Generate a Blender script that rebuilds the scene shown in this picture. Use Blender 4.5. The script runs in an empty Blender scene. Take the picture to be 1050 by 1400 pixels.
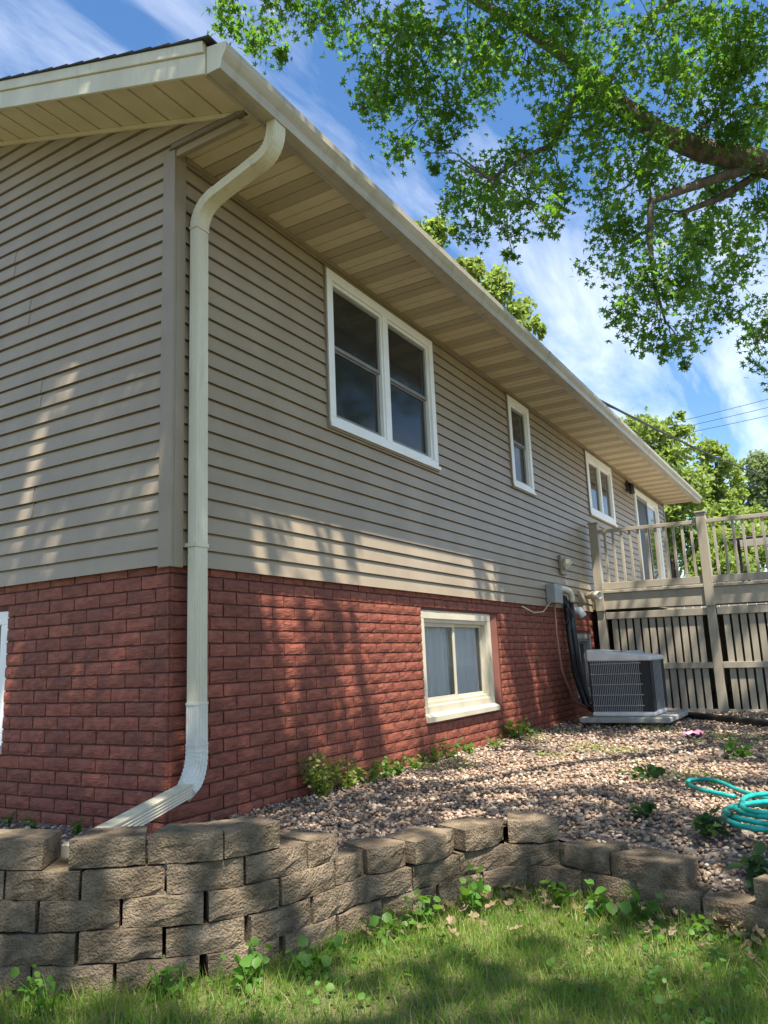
import bpy, bmesh, math, random
import numpy as np
from mathutils import Vector, Matrix
random.seed(7); rng = np.random.default_rng(7)
SC = bpy.context.scene; COL = SC.collection
rad = math.radians

# ------------------------------------------------------------------ camera, sky, sun, exposure
CAMLOC = (-2.978, -3.1009, -0.5558)
cd = bpy.data.cameras.new('camera'); cam = bpy.data.objects.new('camera', cd); COL.objects.link(cam)
cam.location = CAMLOC; cam.rotation_euler = (rad(100.878), rad(2.324), rad(-59.087))
cd.sensor_fit = 'HORIZONTAL'; cd.sensor_width = 36; cd.lens = 36*1057.5/1050; cd.clip_start = .05; cd.clip_end = 2000
SC.camera = cam
SUN = Vector((-.25, -.32, .93)).normalized()
world = bpy.data.worlds.new('World'); SC.world = world; world.use_nodes = True
wn = world.node_tree.nodes; wl = world.node_tree.links
for n in list(wn): wn.remove(n)
wo = wn.new('ShaderNodeOutputWorld'); bg = wn.new('ShaderNodeBackground'); sky = wn.new('ShaderNodeTexSky')
sky.sky_type = 'NISHITA'; sky.sun_disc = False
sky.sun_elevation = math.asin(SUN.z); sky.sun_rotation = math.atan2(SUN.x, SUN.y)
sky.altitude = 200; sky.air_density = 1.0; sky.dust_density = .3; sky.ozone_density = 2.5
bg.inputs['Strength'].default_value = .082
# thin cirrus over the whole dome
tcw = wn.new('ShaderNodeTexCoord'); sep = wn.new('ShaderNodeSeparateXYZ'); wl.new(tcw.outputs['Generated'], sep.inputs[0])
mz = wn.new('ShaderNodeMath'); mz.operation = 'ADD'; mz.inputs[1].default_value = .18; wl.new(sep.outputs['Z'], mz.inputs[0])
def wdiv(s):
    d = wn.new('ShaderNodeMath'); d.operation = 'DIVIDE'; wl.new(sep.outputs[s], d.inputs[0]); wl.new(mz.outputs[0], d.inputs[1]); return d
cx_, cy_ = wdiv('X'), wdiv('Y')
cmb = wn.new('ShaderNodeCombineXYZ'); wl.new(cx_.outputs[0], cmb.inputs[0]); wl.new(cy_.outputs[0], cmb.inputs[1])
mp = wn.new('ShaderNodeMapping'); mp.inputs['Rotation'].default_value = (0, 0, rad(35)); mp.inputs['Scale'].default_value = (.8, 2.0, 1); mp.inputs['Location'].default_value = (.35, .2, 0)
wl.new(cmb.outputs[0], mp.inputs[0])
nz = wn.new('ShaderNodeTexNoise'); nz.inputs['Scale'].default_value = 1.5; nz.inputs['Detail'].default_value = 9; nz.inputs['Roughness'].default_value = .58; nz.inputs['Distortion'].default_value = .5
wl.new(mp.outputs[0], nz.inputs['Vector'])
cr = wn.new('ShaderNodeValToRGB'); cr.color_ramp.elements[0].position = .43; cr.color_ramp.elements[1].position = .76
cr.color_ramp.elements[1].color = (.75, .75, .75, 1)
wl.new(nz.outputs['Fac'], cr.inputs[0])
mxw = wn.new('ShaderNodeMixRGB'); mxw.inputs[2].default_value = (8.6, 8.8, 9.2, 1)
wl.new(cr.outputs[0], mxw.inputs[0])
hsv = wn.new('ShaderNodeHueSaturation'); hsv.inputs['Saturation'].default_value = 1.18; hsv.inputs['Value'].default_value = 1.1
wl.new(sky.outputs[0], hsv.inputs['Color']); wl.new(hsv.outputs[0], mxw.inputs[1])
wl.new(mxw.outputs[0], bg.inputs['Color']); wl.new(bg.outputs[0], wo.inputs[0])
sd = bpy.data.lights.new('sun', 'SUN'); sd.energy = 5.0; sd.angle = rad(.53); sd.color = (1, .93, .82)
so = bpy.data.objects.new('sun', sd); COL.objects.link(so); so.rotation_euler = SUN.to_track_quat('Z', 'Y').to_euler(); so.location = (-4, -5, 15)
SC.view_settings.view_transform = 'Standard'; SC.view_settings.look = 'None'; SC.view_settings.gamma = 1
SC.view_settings.use_curve_mapping = False
SC.view_settings.exposure = 1.42

# ------------------------------------------------------------------ materials
def mat(name, c1, c2=None, scale=8, rough=.6, bump=0, bscale=None, stretch=(1, 1, 1), rand=0, spec=.5, detail=5, metal=0, lo=.35, hi=.65, bdist=.01):
    m = bpy.data.materials.new(name); m.use_nodes = True; nt = m.node_tree; N, L = nt.nodes, nt.links
    b = N['Principled BSDF']; b.inputs['Roughness'].default_value = rough; b.inputs['Metallic'].default_value = metal
    b.inputs['Specular IOR Level'].default_value = spec
    geo = N.new('ShaderNodeNewGeometry'); mpn = N.new('ShaderNodeMapping'); mpn.inputs['Scale'].default_value = stretch
    L.new(geo.outputs['Position'], mpn.inputs[0])
    col = None
    if c2:
        nz = N.new('ShaderNodeTexNoise'); nz.inputs['Scale'].default_value = scale; nz.inputs['Detail'].default_value = detail
        L.new(mpn.outputs[0], nz.inputs['Vector'])
        r = N.new('ShaderNodeValToRGB'); r.color_ramp.elements[0].position = lo; r.color_ramp.elements[1].position = hi
        r.color_ramp.elements[0].color = (*c1, 1); r.color_ramp.elements[1].color = (*c2, 1)
        L.new(nz.outputs['Fac'], r.inputs[0]); col = r.outputs[0]
    if rand:
        oi = N.new('ShaderNodeObjectInfo'); mr = N.new('ShaderNodeMapRange'); mr.inputs['To Min'].default_value = 1-rand; mr.inputs['To Max'].default_value = 1+rand
        L.new(oi.outputs['Random'], mr.inputs[0])
        mu = N.new('ShaderNodeMixRGB'); mu.blend_type = 'MULTIPLY'; mu.inputs[0].default_value = 1
        if col: L.new(col, mu.inputs[1])
        else: mu.inputs[1].default_value = (*c1, 1)
        L.new(mr.outputs[0], mu.inputs[2]); col = mu.outputs[0]
    if col: L.new(col, b.inputs['Base Color'])
    else: b.inputs['Base Color'].default_value = (*c1, 1)
    if bump:
        n2 = N.new('ShaderNodeTexNoise'); n2.inputs['Scale'].default_value = bscale or scale; n2.inputs['Detail'].default_value = 6
        L.new(mpn.outputs[0], n2.inputs['Vector'])
        bp = N.new('ShaderNodeBump'); bp.inputs['Strength'].default_value = bump; bp.inputs['Distance'].default_value = bdist
        L.new(n2.outputs['Fac'], bp.inputs['Height']); L.new(bp.outputs[0], b.inputs['Normal'])
    return m
M = {}
M['sleeve'] = mat('bright_aluminium', (.55, .54, .46), (.63, .62, .55), 5, .35)
M['siding'] = mat('vinyl_siding', (.272, .214, .143), (.312, .249, .169), 3, .42, .35, 5, (1, 1, .5), 0, .5, bdist=.004)
M['trim'] = mat('siding_trim', (.225, .178, .122), (.26, .208, .146), 4, .45, .05, 40, bdist=.002)
M['cream'] = mat('cream_aluminium', (.52, .475, .345), (.60, .555, .42), 5, .38, .05, 12, (1, 1, .4), bdist=.004)
M['gutter'] = mat('weathered_gutter', (.31, .28, .22), (.43, .39, .31), 6, .4, .05, 10, (.3, 2, 2), bdist=.004, lo=.3)
M['soffit'] = mat('soffit_vinyl', (.50, .42, .275), (.56, .475, .32), 5, .5)
M['soffit_dark'] = mat('soffit_groove', (.16, .13, .09), None, rough=.8)
M['white'] = mat('window_vinyl', (.74, .74, .70), (.80, .80, .77), 4, .35)
M['almond'] = mat('almond_vinyl', (.47, .43, .325), (.55, .505, .39), 4, .4)
M['reveal'] = mat('painted_reveal', (.17, .062, .042), (.21, .08, .055), 8, .6)
M['sash'] = mat('sash_grey', (.16, .155, .14), (.20, .195, .18), 5, .5)
M['brick'] = mat('painted_brick', (.17, .047, .029), (.26, .080, .048), 14, .62, .55, 46, (1, 1, 2.6), .2, .35, bdist=.012)
M['mortar'] = mat('painted_mortar', (.075, .023, .016), (.11, .034, .023), 25, .8, .5, 80)
M['glass'] = mat('dark_window_glass', (.012, .014, .016), None, rough=.03, spec=.6)  # opaque near-black base stands in for the unlit rooms behind
M['shingle'] = mat('asphalt_shingle', (.035, .036, .04), (.06, .06, .065), 60, .9, .6, 200, rand=.15)
M['deck'] = mat('deck_paint', (.30, .26, .195), (.37, .325, .25), 5, .5, .15, 30, (1, 1, .25), .06, bdist=.003)
M['block'] = mat('concrete_block', (.11, .082, .054), (.285, .218, .148), 12, .92, 1.0, 110, rand=.14, spec=.2, detail=9, lo=.3, hi=.7, bdist=.02)
M['dirt'] = mat('soil', (.06, .042, .028), (.13, .095, .065), 18, .95, .9, 50, bdist=.03)
M['gravelbed'] = mat('gravel_bed', (.11, .085, .068), (.28, .23, .19), 45, .9, 1, 60, bdist=.03)
M['lawn'] = mat('lawn_soil', (.06, .065, .02), (.12, .115, .045), 9, .95, .8, 60, bdist=.02)
M['bark'] = mat('maple_bark', (.075, .058, .045), (.16, .13, .105), 14, .9, 1, 30, (1, 1, .5), bdist=.03)
M['black'] = mat('black_rubber', (.012, .012, .013), None, rough=.5)
M['pvc'] = mat('pvc_plastic', (.66, .61, .48), (.72, .68, .56), 6, .4)
M['grey'] = mat('grey_metal', (.28, .29, .29), (.36, .37, .37), 8, .45, metal=.3)
M['copper'] = mat('copper_pipe', (.32, .14, .09), (.40, .19, .13), 10, .45, metal=.2)
M['ac_white'] = mat('ac_lid', (.60, .59, .56), (.70, .69, .66), 5, .4)
M['ac_grey'] = mat('ac_wire', (.30, .30, .295), None, rough=.45)
M['ac_dark'] = mat('ac_fins', (.012, .012, .013), (.03, .03, .031), 30, .8, stretch=(1, 6, .2))
M['pad'] = mat('concrete_pad', (.27, .255, .225), (.38, .36, .32), 12, .9, .5, 40)
M['hose'] = mat('teal_hose', (.0, .23, .20), (.01, .32, .28), 20, .4)
M['curtain'] = mat('curtain', (.78, .80, .80), (.84, .85, .85), 6, .9)
M['tabletop'] = mat('frosted_glass', (.55, .62, .66), None, rough=.2)
M['pink'] = mat('pink_wrapper', (.65, .16, .34), (.72, .40, .52), 30, .4)
M['deadleaf'] = mat('dead_leaf', (.13, .085, .05), (.26, .18, .11), 30, .8)
M['fence'] = mat('grey_fence', (.25, .23, .20), (.32, .30, .27), 6, .8)
def leafmat(name, c1, c2, tr, scale=6, tf=.42):
    m = bpy.data.materials.new(name); m.use_nodes = True; N, L = m.node_tree.nodes, m.node_tree.links
    b = N['Principled BSDF']; b.inputs['Roughness'].default_value = .5; b.inputs['Specular IOR Level'].default_value = .35
    geo = N.new('ShaderNodeNewGeometry'); nz = N.new('ShaderNodeTexNoise'); nz.inputs['Scale'].default_value = scale
    L.new(geo.outputs['Position'], nz.inputs['Vector'])
    r = N.new('ShaderNodeValToRGB'); r.color_ramp.elements[0].position = .35; r.color_ramp.elements[1].position = .65
    r.color_ramp.elements[0].color = (*c1, 1); r.color_ramp.elements[1].color = (*c2, 1)
    L.new(nz.outputs['Fac'], r.inputs[0]); L.new(r.outputs[0], b.inputs['Base Color'])
    t = N.new('ShaderNodeBsdfTranslucent'); t.inputs['Color'].default_value = (*tr, 1)
    mx = N.new('ShaderNodeMixShader'); mx.inputs[0].default_value = tf
    L.new(b.outputs[0], mx.inputs[1]); L.new(t.outputs[0], mx.inputs[2]); L.new(mx.outputs[0], N['Material Output'].inputs[0])
    return m
M['leaf'] = leafmat('maple_leaf', (.032, .078, .013), (.085, .15, .025), (.18, .39, .025), 3, .45)
M['bgleaf'] = leafmat('far_leaf', (.14, .21, .045), (.24, .30, .09), (.36, .48, .08), .6, .42)
M['bgleaf2'] = leafmat('far_leaf_grey', (.14, .19, .08), (.22, .27, .14), (.28, .38, .12), .6, .4)
M['weed'] = leafmat('weed_leaf', (.06, .15, .02), (.10, .21, .035), (.22, .42, .04), 12)
M['weedy'] = leafmat('yellow_weed', (.16, .21, .04), (.24, .29, .07), (.35, .45, .08), 12)
M['weedd'] = leafmat('dark_weed', (.025, .065, .025), (.05, .10, .035), (.08, .18, .04), 12)
M['grass'] = leafmat('grass_blade', (.085, .17, .02), (.20, .26, .05), (.28, .48, .04), 5, .42)
M['straw'] = leafmat('straw_blade', (.26, .20, .09), (.36, .29, .15), (.3, .25, .1), 8, .25)
def pebmat():
    m = mat('river_pebble', (.2, .15, .12), None, rough=.75, spec=.35); N, L = m.node_tree.nodes, m.node_tree.links
    g = N.new('ShaderNodeNewGeometry'); r = N.new('ShaderNodeValToRGB'); r.color_ramp.interpolation = 'LINEAR'
    cs = [(0, (.085, .056, .04)), (.25, (.24, .16, .11)), (.5, (.34, .24, .17)), (.7, (.17, .125, .09)), (.87, (.41, .31, .225)), (1, (.50, .41, .32))]
    while len(r.color_ramp.elements) < len(cs): r.color_ramp.elements.new(.5)
    for e, (p, c) in zip(r.color_ramp.elements, cs): e.position = p; e.color = (*c, 1)
    L.new(g.outputs['Random Per Island'], r.inputs[0]); L.new(r.outputs[0], N['Principled BSDF'].inputs['Base Color']); return m
M['pebble'] = pebmat()
def ventmat():
    m = mat('vented_soffit', (.5, .43, .3), None, rough=.55); N, L = m.node_tree.nodes, m.node_tree.links
    g = N.new('ShaderNodeNewGeometry'); s = N.new('ShaderNodeSeparateXYZ'); L.new(g.outputs['Position'], s.inputs[0])
    def sn(o, k):
        a = N.new('ShaderNodeMath'); a.operation = 'MULTIPLY'; a.inputs[1].default_value = k; L.new(s.outputs[o], a.inputs[0])
        q = N.new('ShaderNodeMath'); q.operation = 'SINE'; L.new(a.outputs[0], q.inputs[0]); return q
    a, b = sn('X', 520), sn('Y', 520); p = N.new('ShaderNodeMath'); p.operation = 'MULTIPLY'; L.new(a.outputs[0], p.inputs[0]); L.new(b.outputs[0], p.inputs[1])
    t = N.new('ShaderNodeMath'); t.operation = 'GREATER_THAN'; t.inputs[1].default_value = .40; L.new(p.outputs[0], t.inputs[0])
    mx = N.new('ShaderNodeMixRGB'); mx.inputs[1].default_value = (.45, .375, .245, 1); mx.inputs[2].default_value = (.10, .08, .06, 1)
    L.new(t.outputs[0], mx.inputs[0]); L.new(mx.outputs[0], N['Principled BSDF'].inputs['Base Color']); return m
M['vent'] = ventmat()
def clearmat():
    m = bpy.data.materials.new('clear_glass'); m.use_nodes = True; N, L = m.node_tree.nodes, m.node_tree.links
    t = N.new('ShaderNodeBsdfTransparent'); t.inputs[0].default_value = (.88, .9, .9, 1); g = N.new('ShaderNodeBsdfGlossy'); g.inputs['Roughness'].default_value = .02
    f = N.new('ShaderNodeFresnel'); f.inputs[0].default_value = 1.6; mx = N.new('ShaderNodeMixShader')
    L.new(f.outputs[0], mx.inputs[0]); L.new(t.outputs[0], mx.inputs[1]); L.new(g.outputs[0], mx.inputs[2]); L.new(mx.outputs[0], N['Material Output'].inputs[0]); return m
M['clear'] = clearmat()
def stain(m, col, scale, lo, hi, amt, stretch=(1, 1, 1)):
    N, L = m.node_tree.nodes, m.node_tree.links; b = N['Principled BSDF'].inputs['Base Color']; src = b.links[0].from_socket
    g = N.new('ShaderNodeNewGeometry'); mp_ = N.new('ShaderNodeMapping'); mp_.inputs['Scale'].default_value = stretch; mp_.inputs['Location'].default_value = (3.1, 1.7, .4); L.new(g.outputs['Position'], mp_.inputs[0])
    nz = N.new('ShaderNodeTexNoise'); nz.inputs['Scale'].default_value = scale; nz.inputs['Detail'].default_value = 7; nz.inputs['Roughness'].default_value = .65; L.new(mp_.outputs[0], nz.inputs['Vector'])
    mr = N.new('ShaderNodeMapRange'); mr.inputs['From Min'].default_value = lo; mr.inputs['From Max'].default_value = hi; mr.inputs['To Max'].default_value = amt; L.new(nz.outputs['Fac'], mr.inputs[0])
    mx = N.new('ShaderNodeMixRGB'); mx.inputs[2].default_value = (*col, 1); L.new(mr.outputs[0], mx.inputs[0]); L.new(src, mx.inputs[1]); L.new(mx.outputs[0], b)
stain(M['block'], (.045, .042, .022), 7, .5, .72, .8); stain(M['block'], (.36, .31, .24), 30, .6, .75, .5)
stain(M['brick'], (.09, .035, .025), 3, .5, .75, .55); stain(M['siding'], (.17, .14, .10), 1.6, .5, .8, .35, (1, 1, 3))
stain(M['cream'], (.28, .24, .17), 7, .56, .8, .55, (2, 2, .25)); stain(M['gutter'], (.16, .13, .10), 6, .5, .8, .6, (1.5, 1, .3))
stain(M['deck'], (.17, .145, .11), 5, .52, .8, .5, (1, 1, .4)); stain(M['ac_white'], (.35, .34, .31), 8, .5, .8, .5); stain(M['sleeve'], (.33, .30, .24), 9, .55, .8, .5)
M['screened'] = mat('screened_glass', (.018, .019, .017), (.027, .028, .025), 6, .10, spec=.32)

# ------------------------------------------------------------------ builders
WP = {}
class MB:
    def __init__(s): s.v = []; s.f = []
    def add(s, vs, fs):
        o = len(s.v); s.v += [tuple(map(float, p)) for p in vs]; s.f += [tuple(o+i for i in f) for f in fs]; return s
    def box(s, x0, x1, y0, y1, z0, z1):
        x0, x1 = min(x0, x1), max(x0, x1); y0, y1 = min(y0, y1), max(y0, y1); z0, z1 = min(z0, z1), max(z0, z1)
        return s.add([(x0,y0,z0),(x1,y0,z0),(x1,y1,z0),(x0,y1,z0),(x0,y0,z1),(x1,y0,z1),(x1,y1,z1),(x0,y1,z1)],
                     [(0,3,2,1),(4,5,6,7),(0,1,5,4),(1,2,6,5),(2,3,7,6),(3,0,4,7)])
    def prism(s, a, b):     # two rings of points, closed sides, capped
        n = len(a); s.add(list(a)+list(b), [(i, (i+1) % n, n+(i+1) % n, n+i) for i in range(n)]+[tuple(range(n))[::-1], tuple(range(n, 2*n))]); return s
    def loft(s, rings, cap=True):
        n = len(rings[0]); vs = [p for r in rings for p in r]; fs = []
        for k in range(len(rings)-1):
            for i in range(n): fs.append((k*n+i, k*n+(i+1) % n, (k+1)*n+(i+1) % n, (k+1)*n+i))
        if cap: fs += [tuple(range(n))[::-1], tuple(range((len(rings)-1)*n, len(rings)*n))]
        return s.add(vs, fs)
    def tube(s, pts, rs, n=8, cap=True):
        pts = [Vector(p) for p in pts]
        if not hasattr(rs, '__len__'): rs = [rs]*len(pts)
        rings = []; up = None
        for i, p in enumerate(pts):
            t = (pts[min(i+1, len(pts)-1)]-pts[max(i-1, 0)]).normalized()
            if up is None: up = t.orthogonal().normalized()
            up = (up-t*up.dot(t)).normalized(); w = t.cross(up)
            rings.append([p+(up*math.cos(2*math.pi*k/n)+w*math.sin(2*math.pi*k/n))*rs[i] for k in range(n)])
        return s.loft(rings, cap)
    def build(s, name, m, parent=None, smooth=False, bevel=0):
        me = bpy.data.meshes.new(name); me.from_pydata(s.v, [], s.f); me.update()
        bm = bmesh.new(); bm.from_mesh(me); bmesh.ops.recalc_face_normals(bm, faces=bm.faces); bm.to_mesh(me); bm.free()
        me.materials.append(M[m])
        if smooth: me.polygons.foreach_set('use_smooth', [True]*len(me.polygons))
        o = link(name, me, parent)
        if bevel:
            bv = o.modifiers.new('bevel', 'BEVEL'); bv.width = bevel; bv.segments = 2; bv.limit_method = 'ANGLE'
        return o
def link(name, me, parent=None, world=(0, 0, 0)):
    o = bpy.data.objects.new(name, me); COL.objects.link(o); w = Vector(world)
    if parent: o.parent = parent; o.location = w-WP[parent.name]
    else: o.location = w
    WP[o.name] = w; return o
def thing(name, label, cat, loc, group=None):
    o = bpy.data.objects.new(name, None); COL.objects.link(o); o.location = loc; o.empty_display_size = .2
    WP[o.name] = Vector(loc); tag(o, label, cat, group); return o
def tag(o, label=None, cat=None, group=None, kind=None):
    if label: o['label'] = label
    if cat: o['category'] = cat
    if group: o['group'] = group
    if kind: o['kind'] = kind
    return o
def npmesh(name, V, F, m, parent=None, smooth=False):
    me = bpy.data.meshes.new(name); nv, nf, k = len(V), len(F), F.shape[1]
    me.vertices.add(nv); me.vertices.foreach_set('co', V.astype(np.float32).ravel())
    me.loops.add(nf*k); me.loops.foreach_set('vertex_index', F.astype(np.int32).ravel())
    me.polygons.add(nf); me.polygons.foreach_set('loop_start', np.arange(0, nf*k, k, dtype=np.int32))
    try: me.polygons.foreach_set('loop_total', np.full(nf, k, dtype=np.int32))
    except Exception: pass
    if smooth: me.polygons.foreach_set('use_smooth', np.ones(nf, dtype=bool))
    me.update(calc_edges=True); me.validate(); me.materials.append(M[m]); return link(name, me, parent)
def rotmats(n, tilt):     # random yaw, limited tilt
    a = rng.uniform(0, 2*np.pi, n); b = rng.normal(0, tilt, n); c = rng.normal(0, tilt, n)
    ca, sa, cb, sb, cc, sc = np.cos(a), np.sin(a), np.cos(b), np.sin(b), np.cos(c), np.sin(c); z = np.zeros(n); o = np.ones(n)
    Rz = np.array([[ca, -sa, z], [sa, ca, z], [z, z, o]]).transpose(2, 0, 1)
    Rx = np.array([[o, z, z], [z, cb, -sb], [z, sb, cb]]).transpose(2, 0, 1)
    Ry = np.array([[cc, z, sc], [z, o, z], [-sc, z, cc]]).transpose(2, 0, 1)
    return Rz @ Rx @ Ry
def scatter(tv, tf, pos, size, tilt):
    n = len(pos); R_ = rotmats(n, tilt); s = np.asarray(size).reshape(-1, 1, 1)
    if s.ndim == 3 and s.shape[0] == 1: s = np.repeat(s, n, 0)
    V = np.einsum('nij,kj->nki', R_, tv)*s+pos[:, None, :]
    F = tf[None]+(np.arange(n)*len(tv))[:, None, None]
    return V.reshape(-1, 3), F.reshape(-1, tf.shape[1])
# pixel of the photograph -> world point at a depth, used once to set out the limbs
ROT = cam.rotation_euler.to_matrix()
def at(u, v, d): return Vector(CAMLOC)+ROT @ Vector(((u-525)/1057.5, -(v-700)/1057.5, -1))*d

# ------------------------------------------------------------------ ground
GZ, LZ = -1.39, -1.62
PATH = [(-1.62, .75), (-1.18, -.42), (-1.10, -.64), (-.93, -.87), (-.78, -1.09), (-.55, -1.17), (-.25, -1.215), (-.08, -1.215), (.105, -1.33), (.40, -1.43),
        (.67, -1.56), (.75, -1.80), (.64, -2.09), (.52, -2.40), (.46, -2.64), (.38, -3.0), (.22, -3.7), (-.1, -4.6)]
def in_bed(x, y):   # inside the raised bed = house side of the wall path
    poly = PATH+[(30, -4.6), (30, 8), (-1.62, 8)]; c = False; j = len(poly)-1
    for i in range(len(poly)):
        xi, yi = poly[i]; xj, yj = poly[j]
        if (yi > y) != (yj > y) and x < (xj-xi)*(y-yi)/(yj-yi)+xi: c = not c
        j = i
    return c
def lawn_h(x, y): return LZ+.018*math.sin(2.1*x+.6)*math.cos(1.7*y)+.008*math.sin(6*x)*math.sin(5.3*y+1)
g = MB(); st = 60; xs = np.linspace(-4.5, 2.5, st+1); ys = np.linspace(-5, 1.5, st+1)
far = MB()
vs = []
for j in range(st+1):
    for i in range(st+1): vs.append((xs[i], ys[j], lawn_h(xs[i], ys[j])))
fs = [(j*(st+1)+i, j*(st+1)+i+1, (j+1)*(st+1)+i+1, (j+1)*(st+1)+i) for j in range(st) for i in range(st)]
g.add(vs, fs)
E_ = 300
for a, b, c, d in [(-E_, E_, -E_, -5), (-E_, E_, 1.5, E_), (-E_, -4.5, -5, 1.5), (2.5, E_, -5, 1.5)]:
    g.add([(a, c, LZ-.03), (b, c, LZ-.03), (b, d, LZ-.03), (a, d, LZ-.03)], [(0, 1, 2, 3)])
tag(g.build('ground', 'lawn'), kind='structure')
EDGE = [-1.33]*7+[-1.37]*4+[-1.43, -1.47, -1.53, -1.55, -1.55, -1.55, -1.55]
def bed_h(x, y):
    best = (9, -1.4)
    for i in range(len(PATH)-1):
        (ax, ay), (bx, by) = PATH[i], PATH[i+1]; l2 = (bx-ax)**2+(by-ay)**2; f = max(0, min(1, ((x-ax)*(bx-ax)+(y-ay)*(by-ay))/l2)); d = math.hypot(x-ax-f*(bx-ax), y-ay-f*(by-ay))
        if d < best[0]: best = (d, EDGE[i]+(EDGE[i+1]-EDGE[i])*f)
    d, e = best; k = max(0, 1-max(0, d-.12)/.55); k = k*k*(3-2*k); return GZ+(min(e, -1.36)-GZ)*k
bed = MB(); nx_, ny_ = 74, 84; bx_ = np.linspace(-1.75, 3.2, nx_+1); by_ = np.linspace(-4.6, 1.0, ny_+1)
bed.add([(x, y, bed_h(x, y)) for y in by_ for x in bx_], [(j*(nx_+1)+i, j*(nx_+1)+i+1, (j+1)*(nx_+1)+i+1, (j+1)*(nx_+1)+i) for j in range(ny_) for i in range(nx_) if in_bed((bx_[i]+bx_[i+1])/2-.05, (by_[j]+by_[j+1])/2-.03)])
for a, b, c, d in [(3.2, 26, -4.6, 1.0), (-1.6, 26, 1.0, 9)]: bed.add([(a, c, GZ), (b, c, GZ), (b, d, GZ), (a, d, GZ)], [(0, 1, 2, 3)])
tag(bed.build('gravel_bed', 'gravelbed'), kind='structure')
# river pebbles
bmi = bmesh.new(); bmesh.ops.create_icosphere(bmi, subdivisions=1, radius=1); icoV = np.array([v.co for v in bmi.verts]); icoF = np.array([[v.index for v in f.verts] for f in bmi.faces]); bmi.free()
pp = []
def pebbles(n, x0, x1, y0, y1, s0, s1):
    k = 0
    while k < n:
        x, y = rng.uniform(x0, x1), rng.uniform(y0, y1)
        if not in_bed(x-.09, y) or not in_bed(x, y-.05) or (x > -.03 and y > -.0): continue
        k += 1; s = rng.uniform(s0, s1); pp.append((x, y, (bed_h(x, y) if x < 3.2 else GZ)+.004+rng.uniform(0, .02), s))
pebbles(14000, -1.6, 3.2, -3.4, .0, .008, .018)
pebbles(2000, -1.6, .0, .0, 2.0, .008, .018)
pebbles(9000, 3.2, 8.0, -4.4, .0, .011, .021)
pp = np.array(pp); R_ = rotmats(len(pp), .35); sh = rng.uniform(.65, 1.25, (len(pp), 1, 3)); sh[:, :, 2] *= .62
jit = 1+rng.uniform(-.14, .14, (len(pp), 12, 1))
V = np.einsum('nij,nkj->nki', R_, icoV[None]*sh*jit)*pp[:, 3][:, None, None]+pp[:, None, :3]
F = (icoF[None]+(np.arange(len(pp))*12)[:, None, None]).reshape(-1, 3)
tag(npmesh('gravel', V.reshape(-1, 3), F, 'pebble', smooth=True), 'loose pinkish grey river pebbles filling the bed by the house', 'gravel', kind='stuff')
dl = []
while len(dl) < 2600:
    x, y = rng.uniform(-1.4, 7.5), rng.uniform(-3.4, -.02)
    if in_bed(x-.09, y) and in_bed(x, y-.05): dl.append((x, y, (bed_h(x, y) if x < 3.2 else GZ)+rng.uniform(.018, .034)))
fl = np.array([(-.5, -1, 0), (.5, -.8, .1), (.3, 1, 0), (-.4, .8, .15)]); V, F = scatter(fl, np.array([(0, 1, 2), (0, 2, 3)]), np.array(dl), rng.uniform(.006, .02, len(dl)), .5)
tag(npmesh('leaf_debris', V, F, 'deadleaf'), 'small brown leaf scraps scattered over the pebbles', 'debris', kind='stuff')
# grass
blade = np.array([(-.5, 0, 0), (.5, 0, 0), (-.32, .12, .5), (.32, .12, .5), (0, .42, 1)]); bladeF = np.array([(0, 1, 3), (0, 3, 2), (2, 3, 4)])
def in_lawn(x, y): return not in_bed(x+.05, y) and not in_bed(x, y+.04)
gp = []
while len(gp) < 78000:
    x, y = rng.uniform(-2.3, 1.0), rng.uniform(-3.6, .2)
    if not in_lawn(x, y): continue
    dens = .5+.5*math.sin(3.1*x+1.3*y)*math.cos(2.3*y-1.1*x)
    if rng.random() > .45+.55*dens: continue
    gp.append((x, y, lawn_h(x, y)))
gp = np.array(gp); n = len(gp); hgt = rng.gamma(4, .0085, n)+.010; wid = rng.uniform(.0022, .0042, n)
seg = np.array(PATH); dmin = np.full(n, 9.0)
for i in range(len(seg)-1):
    a_, b_ = seg[i], seg[i+1]; f_ = np.clip(((gp[:, :2]-a_) @ (b_-a_))/((b_-a_) @ (b_-a_)), 0, 1); dmin = np.minimum(dmin, np.linalg.norm(gp[:, :2]-a_-f_[:, None]*(b_-a_), axis=1))
hgt *= 1+.8*np.exp(-dmin/.10)*rng.uniform(.3, 1, n)
R_ = rotmats(n, .36); V = blade[None]*np.stack([wid, hgt, hgt], 1)[:, None, :]
V = np.einsum('nij,nkj->nki', R_, V)+gp[:, None, :]; F = (bladeF[None]+(np.arange(n)*5)[:, None, None]).reshape(-1, 3)
straw = np.repeat(rng.random(n) < .07, 3)
tag(npmesh('thatch', V.reshape(-1, 3), F[straw], 'straw'), 'dry straw coloured blades lying among the lawn grass', 'thatch', kind='stuff')
tag(npmesh('grass', V.reshape(-1, 3), F[~straw], 'grass'), 'short patchy lawn grass below the block wall', 'grass', kind='stuff')

# ------------------------------------------------------------------ house
L_ = 14.0; ZS = 2.486; EX = .1016; W_ = 8.0
house = thing('house', 'long house with taupe lap siding over painted red brick foundation', 'house', (0, 0, GZ))
wins = dict(w1=(1.524, 3.269, 1.149, 2.406), w2=(5.173, 5.853, 1.331, 2.419), w3=(8.256, 9.708, 1.439, 2.411), door=(11.30, 13.30, .33, 2.36))
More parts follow.
